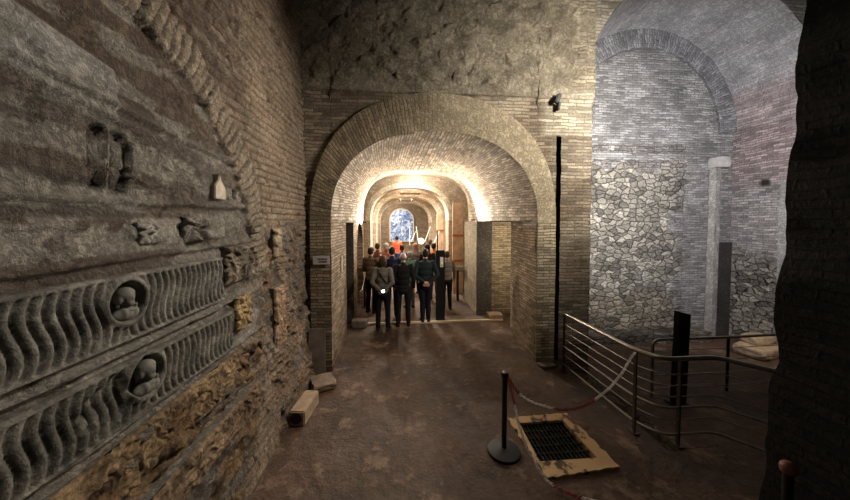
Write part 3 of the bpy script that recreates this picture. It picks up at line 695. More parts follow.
rock('pale_block', (7.25, 5.45, -.06), (.5, .3, .16), M['travertine'], 'smaller pale stone stacked on the lit slab', 'stone', .1, 18, .06)
# ledge of low masonry in front of the lunette
s = Surf()
s.quad((3.5, 6.0, HF), (3.4, 0, 0), (0, 0, .22), alb=(.2, .17, .13), rw=1., amp=.02); s.quad((3.5, 6.0, HF+.22), (3.4, 0, 0), (0, .45, 0), alb=(.2, .17, .13), rw=1., amp=.02)
s.quad((3.5, 6.0, HF), (0, .45, 0), (0, 0, .22), alb=(.2, .17, .13)); s.quad((6.9, 6.0, HF), (0, .45, 0), (0, 0, .22), alb=(.2, .17, .13))
struct(s.build('trim_8', M['wall']))

# wall sign on the left pier
t = thing('wall_sign', 'small pale two line sign on the dark pier left of arch', 'sign', (-1.235, FY-.085, 1.80))
bm = bmesh.new(); a_box(bm, (0, 0, 0), (.255, .015, .135), None, .003); bm_obj('sign_board', bm, M['sign'], t)
bm = bmesh.new()
for k in range(7): a_box(bm, (-.045+k*.022, -.009, .018), (.015, .003, .018+.006*(k % 2)), None, 0)
for k in range(6): a_box(bm, (-.03+k*.022, -.009, -.022), (.016, .003, .024), None, 0)
bm_obj('sign_lettering', bm, M['signink'], t)
t = thing('wall_plate', 'narrow upright pale plate on the left brick jamb inside arch', 'plate', (-1.08, 5.62, 1.62))
bm = bmesh.new(); a_box(bm, (0, 0, 0), (.03, .12, .30), None, .006); bm_obj('plate_body', bm, simple('pale_plate', (.4, .32, .24), .6), t)
# black spot bracket
t = thing('wall_spotlight', 'small black spotlight fixed high on facade above the slot', 'spotlight', (2.58, FY-.05, 4.36))
bm = bmesh.new(); a_box(bm, (0, -.06, .06), (.07, .09, .15), Euler((0, .35, 0)), .012); bm_obj('lamp_body', bm, M['black'], t)
bm = bmesh.new(); a_box(bm, (.035, -.02, -.05), (.035, .09, .13), Euler((0, .1, 0)), .008); bm_obj('bracket', bm, M['black'], t)

# ================================================================== BARRIER, GRATING
sx, sy = 1.075, 2.97
t = thing('barrier_post', 'black stanchion with round base standing beside the floor grating', 'stanchion', (sx, sy, 0))
bm = bmesh.new(); a_lathe(bm, [(.165, 0), (.17, .012), (.165, .028), (.12, .042), (.045, .052), (.03, .056)], n=48); bm_obj('base', bm, M['rubber'], t)
bm = bmesh.new(); a_lathe(bm, [(.026, .05), (.026, .80)], n=24); bm_obj('pole', bm, M['black'], t)
bm = bmesh.new(); a_lathe(bm, [(.026, .80), (.036, .803), (.036, .842), (.03, .85), (.012, .853)], n=24); bm_obj('cap', bm, M['black'], t)
def chain(name, label, pts, colors):
    """interlocked plastic links along pts; colors = list of (end fraction, material, word)"""
    P = [Vector(p) for p in pts]; L = [0]
    for a, b in zip(P, P[1:]): L.append(L[-1]+(b-a).length)
    tot = L[-1]; step = .026; n = int(tot/step); t = thing(name, label, 'chain', P[0])
    bms = [bmesh.new() for _ in colors]
    def at(d):
        for i in range(len(P)-1):
            if d <= L[i+1] or i == len(P)-2:
                k = (d-L[i])/max(1e-6, L[i+1]-L[i]); return P[i].lerp(P[i+1], k), (P[i+1]-P[i]).normalized()
    for i in range(n):
        c, d = at((i+.5)*step); c = c-P[0]; fr = (i+.5)/n
        ci = next(k for k, q in enumerate(colors) if fr <= q[0] or k == len(colors)-1)
        upv = Vector((0, 0, 1)) if abs(d.z) < .9 else Vector((1, 0, 0)); s_ = d.cross(upv).normalized(); w = s_ if i % 2 else s_.cross(d).normalized()
        ring = [c+d*.019*math.cos(a)+w*.012*math.sin(a) for a in [2*PI*k/10 for k in range(11)]]
        a_tube(bms[ci], ring, .0048, 5)
    for b, q in zip(bms, colors): o = bm_obj('chain_links', b, M[q[1]], t); o['label'] = q[2]+' plastic links'
c1 = [(1.10, 2.97, .82), (1.16, 2.97, .71), (1.24, 2.98, .60), (1.32, 2.985, .54), (1.41, 2.99, .49), (1.59, 3.01, .42), (1.72, 3.02, .385), (1.85, 3.04, .37), (1.98, 3.05, .39), (2.10, 3.06, .43), (2.31, 3.08, .56), (2.46, 3.09, .72), (2.58, 3.1, .90), (2.63, 3.1, .95)]
chain('barrier_chain', 'red and white plastic chain hanging from black stanchion to the steel rail', c1, [(.14, 'red_plastic', 'red'), (.36, 'white_plastic', 'white'), (.63, 'red_plastic', 'red'), (1., 'white_plastic', 'white')])
c2 = [(1.10, 2.96, .81), (1.13, 2.93, .68), (1.15, 2.9, .57), (1.17, 2.82, .39), (1.22, 2.74, .21), (1.28, 2.65, .10), (1.33, 2.55, .04), (1.41, 2.47, .03), (1.50, 2.40, .03), (1.61, 2.35, .03), (1.8, 2.28, .03)]
chain('barrier_chain', 'second chain dropping from black stanchion to the floor beside the grating', c2, [(.2, 'red_plastic', 'red'), (.66, 'white_plastic', 'white'), (.82, 'red_plastic', 'red'), (1., 'white_plastic', 'white')])

t = thing('floor_grating', 'black iron floor grating in worn pale stone frame', 'grating', (1.66, 3.09, 0))
fo = [(1.29-1.66, 3.47-3.09), (2.06-1.66, 3.50-3.09), (2.12-1.66, 2.67-3.09), (1.36-1.66, 2.60-3.09)]
fi = [(1.40-1.66, 3.36-3.09), (1.94-1.66, 3.375-3.09), (1.975-1.66, 2.79-3.09), (1.375-1.66, 2.79-3.09)]
fm, ft, fb = nt('worn_frame_stone'); Lk = ft.links.new
tc = N(ft, 'ShaderNodeTexCoord'); nn = N(ft, 'ShaderNodeTexNoise', i_Scale=7., i_Detail=5., i_Roughness=.6); Lk(tc.outputs['Object'], nn.inputs['Vector'])
cr = N(ft, 'ShaderNodeValToRGB'); Lk(nn.outputs['Fac'], cr.inputs[0]); e = cr.color_ramp.elements; e[0].position = .42; e[0].color = (.10, .06, .035, 1); e[1].position = .48; e[1].color = (.62, .42, .22, 1)
Lk(cr.outputs[0], fb.inputs['Base Color']); fb.inputs['Roughness'].default_value = .7
bp = N(ft, 'ShaderNodeBump', i_Distance=.006); Lk(nn.outputs['Fac'], bp.inputs['Height']); Lk(bp.outputs[0], fb.inputs['Normal'])
for k in range(4):
    a, b = fo[k], fo[(k+1) % 4]; c, d = fi[(k+1) % 4], fi[k]; bm = bmesh.new()
    m_ = 14
    top = []
    for i in range(m_+1):
        tt = i/m_; j = .012*math.sin(i*2.3+k)
        p = (a[0]+(b[0]-a[0])*tt, a[1]+(b[1]-a[1])*tt); q = (d[0]+(c[0]-d[0])*tt, d[1]+(c[1]-d[1])*tt)
        if 0 < i < m_: p = (p[0]+j, p[1]+j*.7)
        top.append([bm.verts.new((p[0], p[1], z)) for z in (-.02, .026)]+[bm.verts.new((q[0], q[1], z)) for z in (.026, -.25)])
    for r0, r1 in zip(top, top[1:]):
        for i in range(3): bm.faces.new((r0[i], r0[i+1], r1[i+1], r1[i]))
    bm_obj('frame_stone', bm, fm, t, False)
bm = bmesh.new()
for i in range(1, 13): x_ = -.27+.58*i/13; a_box(bm, (x_, -.01, -.012), (.012, .60, .03), None, 0)
for i in range(0, 6): a_box(bm, (.02, -.28+.55*i/5, -.014), (.60, .012, .026), None, 0)
bm_obj('iron_bars', bm, M['grate'], t)
bm = bmesh.new(); a_box(bm, (0.02, -.01, -.26), (.66, .66, .02), None, 0); bm_obj('pit_bottom', bm, M['black'], t)

# ================================================================== RAILINGS
t = thing('steel_railing', 'near bent steel railing with thin rods beside the walkway', 'railing', (2.65, 3.1, 0))
base = Vector((2.65, 3.1, 0))
path = [(2.60, 4.52), (2.65, 3.14), (2.78, 2.90), (3.38, 2.90), (3.86, 2.28)]
def PZ(z, sl=None): return [Vector((x, y, z))-base for x, y in path]
bm = bmesh.new(); a_tube(bm, PZ(.95), .025, 14, .12); bm_obj('top_rail', bm, M['steel'], t)
for z, r in ((.78, .0065), (.66, .0065), (.54, .0065), (.29, .0065)):
    bm = bmesh.new(); a_tube(bm, PZ(z), r, 8, .12); bm_obj('rod', bm, M['steel'], t)
for z in (.42, .13):
    bm = bmesh.new(); a_tube(bm, PZ(z), .013, 8, .12); bm_obj('lower_rail', bm, M['steel'], t)
for x, y in ((2.60, 4.52), (2.65, 3.13), (2.96, 2.90)):
    bm = bmesh.new(); a_box(bm, (x-base.x, y-base.y, .465), (.018, .045, .93), None, .004); a_box(bm, (x-base.x, y-base.y, .008), (.07, .10, .016), None, .003); bm_obj('post', bm, M['darksteel'], t)
t = thing('steel_railing', 'far steel railing on the lower level behind the black totem', 'railing', (3.85, 4.2, -.34))
bm = bmesh.new(); a_tube(bm, [(-.02, 0, 0), (-.02, 0, .90), (.06, 0, .95), (1.25, 0, .95), (2.6, .05, .95)], .021, 12, .1); bm_obj('top_rail', bm, M['steel'], t)
for z in (.2, .4, .6, .78):
    bm = bmesh.new(); a_tube(bm, [(0, 0, z), (1.25, 0, z), (2.6, .05, z)], .006, 8); bm_obj('rod', bm, M['steel'], t)
for x in (1.25, 2.45):
    bm = bmesh.new(); a_box(bm, (x, 0.01, .47), (.045, .018, .94), None, .004); bm_obj('post', bm, M['darksteel'], t)
# black totem on lower level
t = thing('display_totem', 'black slab totem on the lower level between the two railings', 'totem', (4.06, 3.98, -.25), .12)
bm = bmesh.new(); vs = a_box(bm, (0, 0, .68), (.20, .09, 1.32), None, .006)
for v in bm.verts:
    if v.co.z > 1.2: v.co.z -= (v.co.x)*.25; 
    v.co.x += .05*(v.co.z-.6)*.5
bm_obj('totem_body', bm, M['blacksheet'], t)
bm = bmesh.new(); a_box(bm, (-.04, 0, .012), (.24, .18, .024), None, .006); bm_obj('base_plate', bm, M['black'], t)
# rounded reddish rail end close by the dark pier
t = thing('rope_post', 'reddish rounded post top beside the dark pier at lower right', 'post', (1.90, 1.28, 0))
bm = bmesh.new(); a_lathe(bm, [(.11, 0), (.11, .02), (.02, .03), (.02, 1.17)], n=24); bm_obj('pole', bm, M['black'], t)
bm = bmesh.new(); a_lathe(bm, [(.015, 1.16), (.028, 1.17), (.033, 1.19), (.03, 1.208), (.018, 1.22), (.004, 1.224)], n=28); bm_obj('knob', bm, simple('reddish_knob', (.22, .08, .06), .5), t)

# ================================================================== CORRIDOR FURNITURE
t = thing('information_totem', 'tall black information totem standing on the pale sill', 'totem', (.965, 7.16, 0))
bm = bmesh.new(); a_box(bm, (0, 0, .87), (.215, .08, 1.70), None, .008); bm_obj('totem_body', bm, M['blacksheet'], t)
bm = bmesh.new(); a_box(bm, (0, 0, .012), (.30, .24, .024), None, .005); bm_obj('base_plate', bm, M['black'], t)
bm = bmesh.new(); a_box(bm, (.03, -.043, 1.44), (.075, .006, .24), None, .002); o = bm_obj('label_sheet', bm, M['white_plastic'], t); o['label'] = 'white label'
bm = bmesh.new(); a_box(bm, (.03, -.047, 1.36), (.06, .003, .045), None, 0); o = bm_obj('label_patch', bm, simple('lime_patch', (.45, .55, .08), .5), o)
bm = bmesh.new(); a_lathe(bm, [(.016, 1.7), (.016, 2.14), (.022, 2.15), (.022, 2.18)], (-.07, 0, 0), 12); bm_obj('thin_pole', bm, M['black'], t)
t = thing('information_lectern', 'black framed lectern with a slanted pale board on the right', 'lectern', (1.84, 9.0, 0))
bm = bmesh.new(); a_box(bm, (-.09, 0, .46), (.07, .06, .92), None, .006); bm_obj('post', bm, M['black'], t)
bm = bmesh.new(); a_tube(bm, [(-.09, 0, .90), (.22, 0, .90), (.22, 0, 0.01)], .014, 8); bm_obj('frame', bm, M['black'], t)
bm = bmesh.new(); a_box(bm, (-.02, -.02, 1.0), (.24, .30, .015), Euler((-.5, 0, 0)), .003); bm_obj('text_board', bm, M['white_plastic'], t)
t = thing('rope_barrier', 'black post with pale forked rod and sagging cord by left wall', 'barrier', (-.99, 8.45, 0))
bm = bmesh.new(); a_lathe(bm, [(.10, 0), (.10, .02), (.035, .03), (.035, .86)], n=20); bm_obj('post', bm, M['black'], t)
bm = bmesh.new(); a_tube(bm, [(.10, 0, .7), (.04, 0, 1.0), (.02, 0, 1.3)], .012, 8); a_tube(bm, [(.04, 0, 1.0), (.12, 0, 1.2)], .01, 8); bm_obj('rod', bm, M['white_plastic'], t)
bm = bmesh.new(); a_tube(bm, [(.02, 0, 1.0), (0, -.2, .75), (-.02, -.45, .6), (-.04, -.7, .62)], .008, 8); bm_obj('cord', bm, M['white_plastic'], t)
# tall pale wooden panels in the bays on the right
def panel(x, y, w, h, label, bars, rz=0.):
    t = thing('wooden_panel', label, 'panel', (x, y, 0), rz)
    bm = bmesh.new(); a_box(bm, (0, 0, h/2), (w, .06, h), None, .008); bm_obj('board', bm, M['wood'], t)
    for z in bars:
        bm = bmesh.new(); a_box(bm, (0, -.045, z), (w+.04, .03, .07), None, .006); o = bm_obj('crossbar', bm, M['redwood'], t); o['label'] = 'reddish crossbar'
    return t
panel(1.98, 9.95, .46, 3.05, 'tall pale wooden panel with reddish crossbars beside right wall', (1.95, 1.1), .12)
panel(1.66, 12.4, .30, 2.75, 'narrower wooden panel with reddish crossbar in the second bay', (2.05,), .3)
# lamps hung under the crowns
def linlamp(x, y, z, w, label):
    t = thing('linear_lamp', label, 'lamp', (x, y, z))
    bm = bmesh.new(); a_box(bm, (0, 0, 0), (w, .09, .06), None, .008); bm_obj('lamp_body', bm, M['darksteel'], t)
    for s_ in (-1, 1):
        bm = bmesh.new(); a_tube(bm, [(s_*w*.4, 0, .02), (s_*w*.4, 0, .45)], .006, 6); bm_obj('hanger', bm, M['darksteel'], t)
linlamp(.38, 11.4, 3.47, .78, 'dark linear lamp hanging behind the nearest plastered arch')
linlamp(.28, 14.3, 3.40, .68, 'dark linear lamp hanging behind the middle plastered arch')
t = thing('standing_lamp', 'bright white globe lamp on a pole among the visitors', 'lamp', (.91, 13, 0))
bm = bmesh.new(); bmesh.ops.create_uvsphere(bm, u_segments=24, v_segments=14, radius=.13); o = bm_obj('globe', bm, M['globe'], t); o.location = (0, 0, 1.57)
bm = bmesh.new(); a_lathe(bm, [(.12, 0), (.12, .02), (.015, .03), (.015, 1.46)], n=16); bm_obj('pole', bm, M['darksteel'], t)
def tube(p, q, label, r=.035):
    p, q = Vector(p), Vector(q); t = thing('light_tube', label, 'light tube', (p.x, p.y, 0))
    bm = bmesh.new(); a_tube(bm, [p-Vector((p.x, p.y, 0)), q-Vector((p.x, p.y, 0))], r, 10); bm_obj('tube', bm, M['tube'], t)
    bm = bmesh.new(); a_tube(bm, [(0, 0, 0), (0, 0, p.z)], .012, 8); bm_obj('stand', bm, M['darksteel'], t)
tube((1.22, 11.2, 1.48), (1.47, 11.2, 2.05), 'thick slanted white light tube nearest the black pole', .022)
tube((1.08, 13.2, 1.5), (1.34, 13.2, 2.2), 'slanted thin light tube right of the globe lamp', .011)
tube((.80, 13.4, 1.6), (.72, 13.4, 2.2), 'upright thin light tube directly above the globe lamp', .013)
tube((.48, 13.0, 1.55), (.68, 13.0, 2.0), 'leaning thin light tube left of the globe lamp', .010)
tube((.50, 15.5, 1.2), (.50, 15.5, 2.15), 'short upright light tube beside the blue window', .012)
def uplight(x, y, z, label, flip=1):
    t = thing('uplight', label, 'lamp', (x, y, z))
    bm = bmesh.new(); a_box(bm, (0, 0, .03), (.10, .16, .05), None, .008); bm_obj('lamp_body', bm, M['black'], t)
uplight(2.06, 8.35, 2.43, 'small black uplight on the ledge of the right corridor wall')
uplight(-1.03, 8.98, 2.36, 'small black uplight on the left wall beside the chapel opening')

# ================================================================== PEOPLE
ICO = {}
for lv in (2, 3):
    b_ = bmesh.new(); bmesh.ops.create_icosphere(b_, subdivisions=lv, radius=1.); b_.verts.ensure_lookup_table()
    ICO[lv] = (np.array([v.co[:] for v in b_.verts]), np.array([[v.index for v in f_.verts] for f_ in b_.faces])); b_.free()
def voxel(name, blobs, mat, parent, vox, it=3):
    VV = []; FF = []; n0 = 0
    def put(c, r, e=None, lv=2):
        nonlocal n0
        V, F = ICO[lv]; V = V*np.array(r)
        if e is not None: V = V @ np.array(Euler(e).to_matrix()).T
        VV.append(V+np.array(c)); FF.append(F+n0); n0 += len(V)
    for kind, *a in blobs:
        if kind == 'b': put(a[0], a[1], a[2] if len(a) > 2 else None, 3 if max(a[1]) > .04 else 2)
        else:
            p, r0, q_, r1 = Vector(a[0]), a[1], Vector(a[2]), a[3]; L = (q_-p).length; n = max(2, int(L/(min(r0, r1)*.5))+1)
            for i in range(n+1):
                k = i/n; r = r0+(r1-r0)*k; put(p.lerp(q_, k), (r, r, r))
    me = D.meshes.new('tmp'); me.from_pydata(np.concatenate(VV).tolist(), [], np.concatenate(FF).tolist()); o = D.objects.new('tmp', me); col.objects.link(o)
    md = o.modifiers.new('r', 'REMESH'); md.mode = 'VOXEL'; md.voxel_size = vox
    sm = o.modifiers.new('s', 'SMOOTH'); sm.iterations = it; sm.factor = .5
    dg = bpy.context.evaluated_depsgraph_get(); me2 = D.meshes.new_from_object(o.evaluated_get(dg)); D.objects.remove(o); D.meshes.remove(me)
    me2.name = name
    for p in me2.polygons: p.use_smooth = True
    me2.materials.clear(); me2.materials.append(mat)
    return link(name, me2, parent)
ARMS = {'down': ((.245, -.03, 1.13), (.255, .05, .90)), 'behind': ((.25, -.13, 1.15), (.055, -.185, 1.00)), 'front': ((.25, .02, 1.13), (.10, .24, 1.08)), 'up': ((.25, .17, 1.2), (.13, .30, 1.42)), 'pocket': ((.27, -.06, 1.14), (.21, .04, .93))}
cloth = {}
def cl(c, r=.85):
    if c not in cloth: cloth[c] = simple('cloth', c, r, 0, .2, 25., .004, spec=.15)
    return cloth[c]
HAIR = {'dark': (.018, .012, .009), 'brown': (.06, .032, .016), 'grey': (.22, .2, .18), 'blond': (.32, .2, .09), 'cap': (.6, .55, .48)}
def person(x, y, h, rz, top, legs, hair, label, arms=('down', 'down'), style='short', vox=.012, wide=1., stance=.10, shoes=(.02, .015, .012), group=None, head=(0, 0)):
    t = thing('person', label, 'person', (x, y, .0), rz, group); S = h/1.75; t.scale = (S, S, S)
    w = wide; ex = .10 if style == 'x' else 0
    hips = [(s_*.095*w, 0, .90) for s_ in (-1, 1)]; knees = [(s_*(stance*.95), .015, .49) for s_ in (-1, 1)]; ank = [(s_*stance, -.02, .085) for s_ in (-1, 1)]
    sh = [(s_*.175*w, -.005, 1.42) for s_ in (-1, 1)]
    E = []; W = []
    for s_, a in zip((-1, 1), arms):
        e, q = ARMS[a]; E.append((s_*e[0]*w, e[1], e[2])); W.append((s_*q[0], q[1], q[2]))
    B = []
    # torso, neck, head
    B += [('b', (0, 0, .93), (.155*w, .105, .11)), ('b', (0, 0, 1.06), (.135*w, .095, .12)), ('b', (0, .0, 1.20), (.15*w, .10, .13)), ('b', (0, 0, 1.33), (.165*w, .105, .12)), ('b', (0, -.01, 1.42), (.14*w, .075, .06))]
    B += [('c', (0, -.012, 1.42), .056, (0, .008, 1.54), .05)]
    for k in range(2):
        s_ = (-1, 1)[k]
        B += [('c', hips[k], .085, knees[k], .056), ('c', knees[k], .054, ank[k], .036), ('c', (ank[k][0], -.045, .04), .032, (ank[k][0]+s_*.02, .12, .03), .024)]
        B += [('c', sh[k], .056, E[k], .040), ('c', E[k], .039, W[k], .026)]
        wv = Vector(W[k]); d = (wv-Vector(E[k])).normalized(); 
        if arms[k] == 'behind': d = Vector((-s_*.55, -.02, -.5)).normalized()
        side = d.cross(Vector((0, 1, 0))) if abs(d.y) < .9 else Vector((1, 0, 0)); side = side.normalized()
        if arms[k] != 'behind': side = Vector((0, 1, 0)) if abs(d.y) < .7 else Vector((1, 0, 0))
        pc = wv+d*.055; B += [('c', wv, .025, pc, .030), ('c', pc-side*.014, .02, pc+side*.016, .02)]
        inw = Vector((-s_, .3, 0)).normalized()
        for i, (o_, l) in enumerate(((-.030, .055), (-.010, .068), (.011, .064), (.030, .05))):
            a0 = wv+d*.085+side*o_; a1 = a0+d*l*.55+inw*.006; a2 = a1+(d*.7+inw*.6).normalized()*l*.45
            B += [('c', a0, .0105, a1, .0095), ('c', a1, .0095, a2, .0085)]
        th = wv+d*.03+side*.032; B += [('c', th, .012, th+(side*.6+d*.7).normalized()*.045, .0105)]
    hy, hz = .012, 1.635
    B += [('b', (0, hy, hz+.015), (.074, .094, .098)), ('b', (0, hy+.028, hz-.05), (.055, .062, .065)), ('b', (0, hy+.095, hz-.012), (.013, .02, .022)), ('b', (0, hy+.083, hz-.055), (.024, .012, .012)), ('b', (0, hy+.075, hz-.09), (.026, .02, .018)),
          ('b', (-.077, hy-.0, hz-.005), (.010, .018, .03)), ('b', (.077, hy-.0, hz-.005), (.010, .018, .03)), ('b', (0, hy+.082, hz+.022), (.05, .012, .008))]
    voxel('body', B, M['skin'], t, vox, 2)
    # jacket
    J = [('b', (0, -.0, .93), (.172*w, .128, .10)), ('b', (0, 0, 1.06), (.16*w, .122, .13)), ('b', (0, .0, 1.20), (.172*w, .125, .14)), ('b', (0, 0, 1.32), (.185*w, .125, .13)), ('b', (0, -.012, 1.41), (.165*w, .095, .068)), ('c', (0, -.015, 1.44), .068, (0, -.008, 1.485), .062)]
    for k in range(2):
        wv = Vector(W[k]); ev = Vector(E[k]); J += [('c', sh[k], .070, E[k], .056), ('c', E[k], .055, ev.lerp(wv, .93), .041)]
    voxel('jacket' if style != 'tee' else 'shirt', J, cl(top), t, vox, 12)
    T = [('b', (0, 0, .90), (.165*w, .118, .10)), ('b', (0, -.02, .86), (.15*w, .115, .10))]
    for k in range(2): T += [('c', hips[k], .098, knees[k], .071), ('c', knees[k], .070, (ank[k][0], ank[k][1], .09), .056)]
    voxel('trousers', T, cl(legs), t, vox, 3)
    for k in range(2):
        s_ = (-1, 1)[k]; a = ank[k]
        voxel('shoe', [('c', (a[0], -.055, .047), .043, (a[0]+s_*.012, .05, .045), .043), ('c', (a[0]+s_*.012, .05, .042), .042, (a[0]+s_*.028, .145, .034), .034)], cl(shoes, .5), t, vox, 3)
    hc = HAIR[hair]
    if style == 'bald': H = [('b', (0, hy-.03, hz-.005), (.079, .075, .062))]
    elif style == 'bob': H = [('b', (0, hy-.012, hz+.03), (.09, .103, .102)), ('b', (0, hy-.045, hz-.03), (.098, .075, .12)), ('c', (-.06, hy-.03, hz-.05), .042, (-.065, hy-.03, hz-.14), .032), ('c', (.06, hy-.03, hz-.05), .042, (.065, hy-.03, hz-.14), .032)]
    elif style == 'long': H = [('b', (0, hy-.012, hz+.03), (.088, .10, .10)), ('b', (0, hy-.05, hz-.06), (.085, .06, .15)), ('b', (0, hy-.06, hz-.17), (.07, .04, .10))]
    else: H = [('b', (0, hy-.014, hz+.032), (.082, .098, .094)), ('b', (0, hy-.04, hz-.01), (.08, .07, .075))]
    voxel('hat' if hair == 'cap' else 'hair', H, cl(hc, .6), t, max(.009, vox*.8), 2)
    for s_ in (-1, 1):
        bm = bmesh.new(); bmesh.ops.create_uvsphere(bm, u_segments=10, v_segments=8, radius=.0125); o = bm_obj('eye', bm, M['eye'], t); o.location = (s_*.03, hy+.082, hz+.004)
    return t
BLK = (.010, .010, .012)
w1 = person(-.38, 6.62, 1.66, -.05, (.15, .135, .115), BLK, 'brown', 'woman with brown bob and grey jacket, hands behind back, left of near group', ('behind', 'behind'), 'bob', .009, .93, .115)
bm = bmesh.new(); a_tube(bm, [(-.12, -.10, 1.47), (-.05, -.135, 1.35), (.05, -.14, 1.2), (.15, -.11, 1.06), (.17, -.05, .98)], .010, 6); o = bm_obj('bag_strap', bm, cl((.01, .01, .01)), w1)
t = thing('phone', 'phone with its torch lit in hands behind the grey jacketed woman', 'phone', (-.36, 6.385, .90))
bm = bmesh.new(); a_box(bm, (0, 0, 0), (.075, .012, .15), None, .005); bm_obj('phone_body', bm, M['black'], t)
bm = bmesh.new(); a_lathe(bm, [(.030, 0), (.030, .006), (.02, .010)], n=20); o = bm_obj('torch_light', bm, M['flash'], t); o.rotation_euler = (PI/2, 0, 0); o.location = (0, -.006, .03)
person(.07, 6.86, 1.70, .02, (.012, .011, .012), (.012, .011, .013), 'grey', 'balding man in black jacket standing second from left in near row', ('pocket', 'down'), 'bald', .009, 1.0, .12)
person(.60, 7.1, 1.76, .03, (.015, .022, .025), (.010, .010, .013), 'dark', 'man in dark teal jacket with hands clasped behind his back', ('behind', 'behind'), 'short', .009, 1.10, .07)
person(1.27, 8.1, 1.60, .15, (.21, .19, .175), BLK, 'brown', 'person in light grey jacket behind the black totem', ('down', 'down'), 'short', .011, .95)
person(-.20, 7.55, 1.78, -.1, (.012, .014, .035), BLK, 'dark', 'person in navy top behind the woman and balding man', ('front', 'front'), 'short', .012)
person(-.76, 7.95, 1.74, -.5, (.10, .065, .04), BLK, 'dark', 'dark haired person in brown top partly behind the woman', ('front', 'up'), 'short', .012)
person(-.42, 9.2, 1.76, .2, (.3, .1, .07), (.03, .03, .04), 'cap', 'person in white cap behind the navy top', ('front', 'front'), 'short', .013)
person(.06, 9.75, 1.66, 0, (.05, .13, .35), (.03, .03, .05), 'brown', 'person in blue top far behind the balding man', ('front', 'front'), 'short', .013)
person(.27, 8.3, 1.58, .4, (.10, .20, .14), (.10, .10, .11), 'grey', 'person in pale green top between the balding and teal men', ('down', 'front'), 'short', .012)
person(-.15, 14.3, 1.74, .1, (.75, .12, .06), (.03, .03, .04), 'dark', 'distant person in bright orange red top before the blue window', ('down', 'down'), 'short', .014)
person(.84, 9.1, 1.72, -.2, (.02, .018, .02), BLK, 'dark', 'dark dressed person just left of the black totem, farther back', ('front', 'front'), 'long', .013)
person(1.12, 9.9, 1.70, -.4, (.55, .18, .03), BLK, 'dark', 'dark haired person in orange top behind the black totem', ('front', 'front'), 'short', .013)
person(-.72, 9.7, 1.72, -.3, (.10, .06, .05), BLK, 'brown', 'brown haired person at far left of the group behind', ('front', 'front'), 'short', .013)
person(.52, 10.2, 1.68, 2.6, (.16, .12, .10), (.04, .04, .05), 'blond', 'blond person facing the group beyond the teal jacketed man', ('front', 'front'), 'long', .013)
person(1.2, 11.9, 1.70, -.6, (.35, .30, .28), (.03, .03, .04), 'brown', 'person in pale top farthest back behind the black totem', ('down', 'down'), 'short', .013)

GROUPS = {'person': 'visitors gathered in the corridor', 'light_tube': 'slanted light tubes around the globe lamp', 'linear_lamp': 'linear lamps under the crowns', 'uplight': 'small uplights in the brick barrel', 'barrier_chain': 'red and white chains',
    'steel_railing': 'steel railings on the right', 'sarcophagus_panel': 'fluted sarcophagus fronts set in the left wall', 'relief_fragment': 'relief fragments set in the left wall', 'carved_frieze': 'ochre frieze strips low on the left wall', 'carved_relief': 'figure reliefs near the corner', 'wooden_panel': 'wooden panels in the right bays', 'pale_block': 'pale stones on the lower floor'}
for o in list(col.objects):
    b_ = o.name.split('.')[0]
    if o.parent is None and b_ in GROUPS: o['group'] = GROUPS[b_]
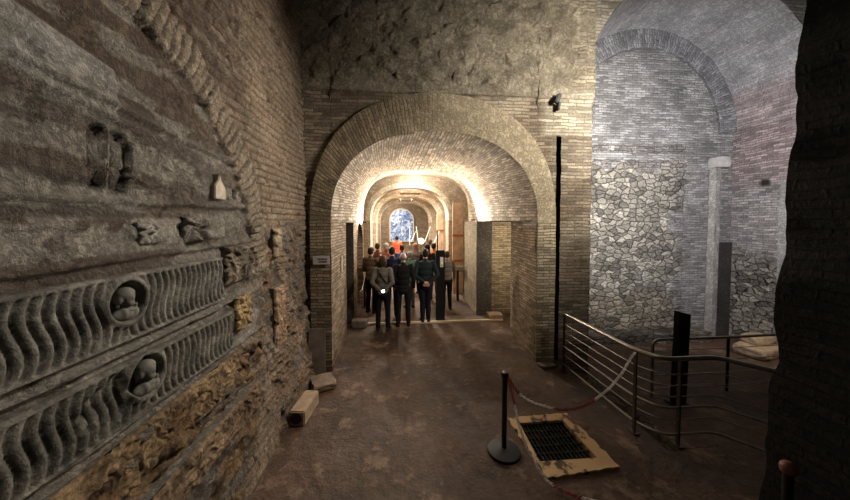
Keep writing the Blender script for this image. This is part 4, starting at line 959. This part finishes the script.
# ================================================================== LIGHTS
def light(kind, loc, energy, color, size=.1, tgt=None, spot=None, blend=.6, sy=None):
    l = D.lights.new(kind.lower(), kind); l.energy = energy; l.color = color
    if kind == 'AREA':
        l.size = size
        if sy: l.shape = 'RECTANGLE'; l.size_y = sy
    else: l.shadow_soft_size = size
    if spot: l.spot_size = math.radians(spot); l.spot_blend = blend
    o = D.objects.new('light', l); col.objects.link(o); o.location = loc
    if tgt is not None: o.rotation_euler = (Vector(tgt)-Vector(loc)).to_track_quat('-Z', 'Y').to_euler()
    return o
WARM = (1., .88, .73); WARM2 = (1., .72, .45); COOL = (.95, .95, 1.)
light('SPOT', (2.00, 8.3, 2.56), 380, WARM, .05, (.9, 6.6, 4.0), 168, .5)
light('SPOT', (-1.00, 8.98, 2.46), 330, WARM, .05, (.2, 7.0, 4.0), 168, .5)
light('AREA', (.38, 11.4, 3.52), 200, WARM, .7, (.38, 11.4, 5), None, 0, .08)
light('AREA', (.38, 11.4, 3.43), 190, WARM, .7, (.38, 11.4, 0), None, 0, .08)
light('AREA', (.28, 14.3, 3.45), 200, WARM, .6, (.28, 14.3, 5), None, 0, .08)
light('AREA', (.28, 14.3, 3.36), 190, WARM, .6, (.28, 14.3, 0), None, 0, .08)
light('POINT', (.91, 12.8, 1.57), 20, WARM, .1)
light('POINT', (.5, 9.6, 3.75), 90, WARM, .1)
light('POINT', (-.6, 18., 3.0), 80, WARM, .1)
light('POINT', (2.85, 6.6, 1.9), 40, WARM, .08)
light('SPOT', (4.6, 3.5, 3.5), 800, COOL, .25, (5.5, 6.4, 3.5), 136, .7)
light('SPOT', (3.7, 2.2, 4.4), 960, (1., .93, .81), .3, (2.9, 4.9, 4.1), 108, 1.)
light('SPOT', (1.7, 3.8, 4.3), 500, (1., .90, .78), .35, (-1.5, 2.8, 2.3), 112, .9)
light('SPOT', (1.0, 2.4, 4.6), 35, (1., .80, .62), .4, (1.1, 4.2, 0), 90, .9)  # added fill from an unseen spot overhead, brightens the near floor
light('SPOT', (6.9, 4.6, .9), 25, WARM, .06, (7.2, 5.3, -.2), 80, .6)

w = D.worlds.new('world'); bpy.context.scene.world = w; w.use_nodes = True
w.node_tree.nodes['Background'].inputs[0].default_value = (.8, .75, .7, 1); w.node_tree.nodes['Background'].inputs[1].default_value = .012

# ================================================================== CAMERA
sc = bpy.context.scene
cd = D.cameras.new('camera'); cam = D.objects.new('camera', cd); col.objects.link(cam); sc.camera = cam
cd.sensor_width = 36; cd.lens = 300/850*36; cd.shift_y = -17.5/850; cd.clip_start = .05
cam.location = (0, 0, CAMH); cam.rotation_euler = (math.radians(90-2.0045), 0, math.radians(-4.7608))
sc.view_settings.view_transform = 'Standard'; sc.view_settings.look = 'None'; sc.view_settings.gamma = 1; sc.view_settings.use_curve_mapping = False
sc.view_settings.exposure = 0.
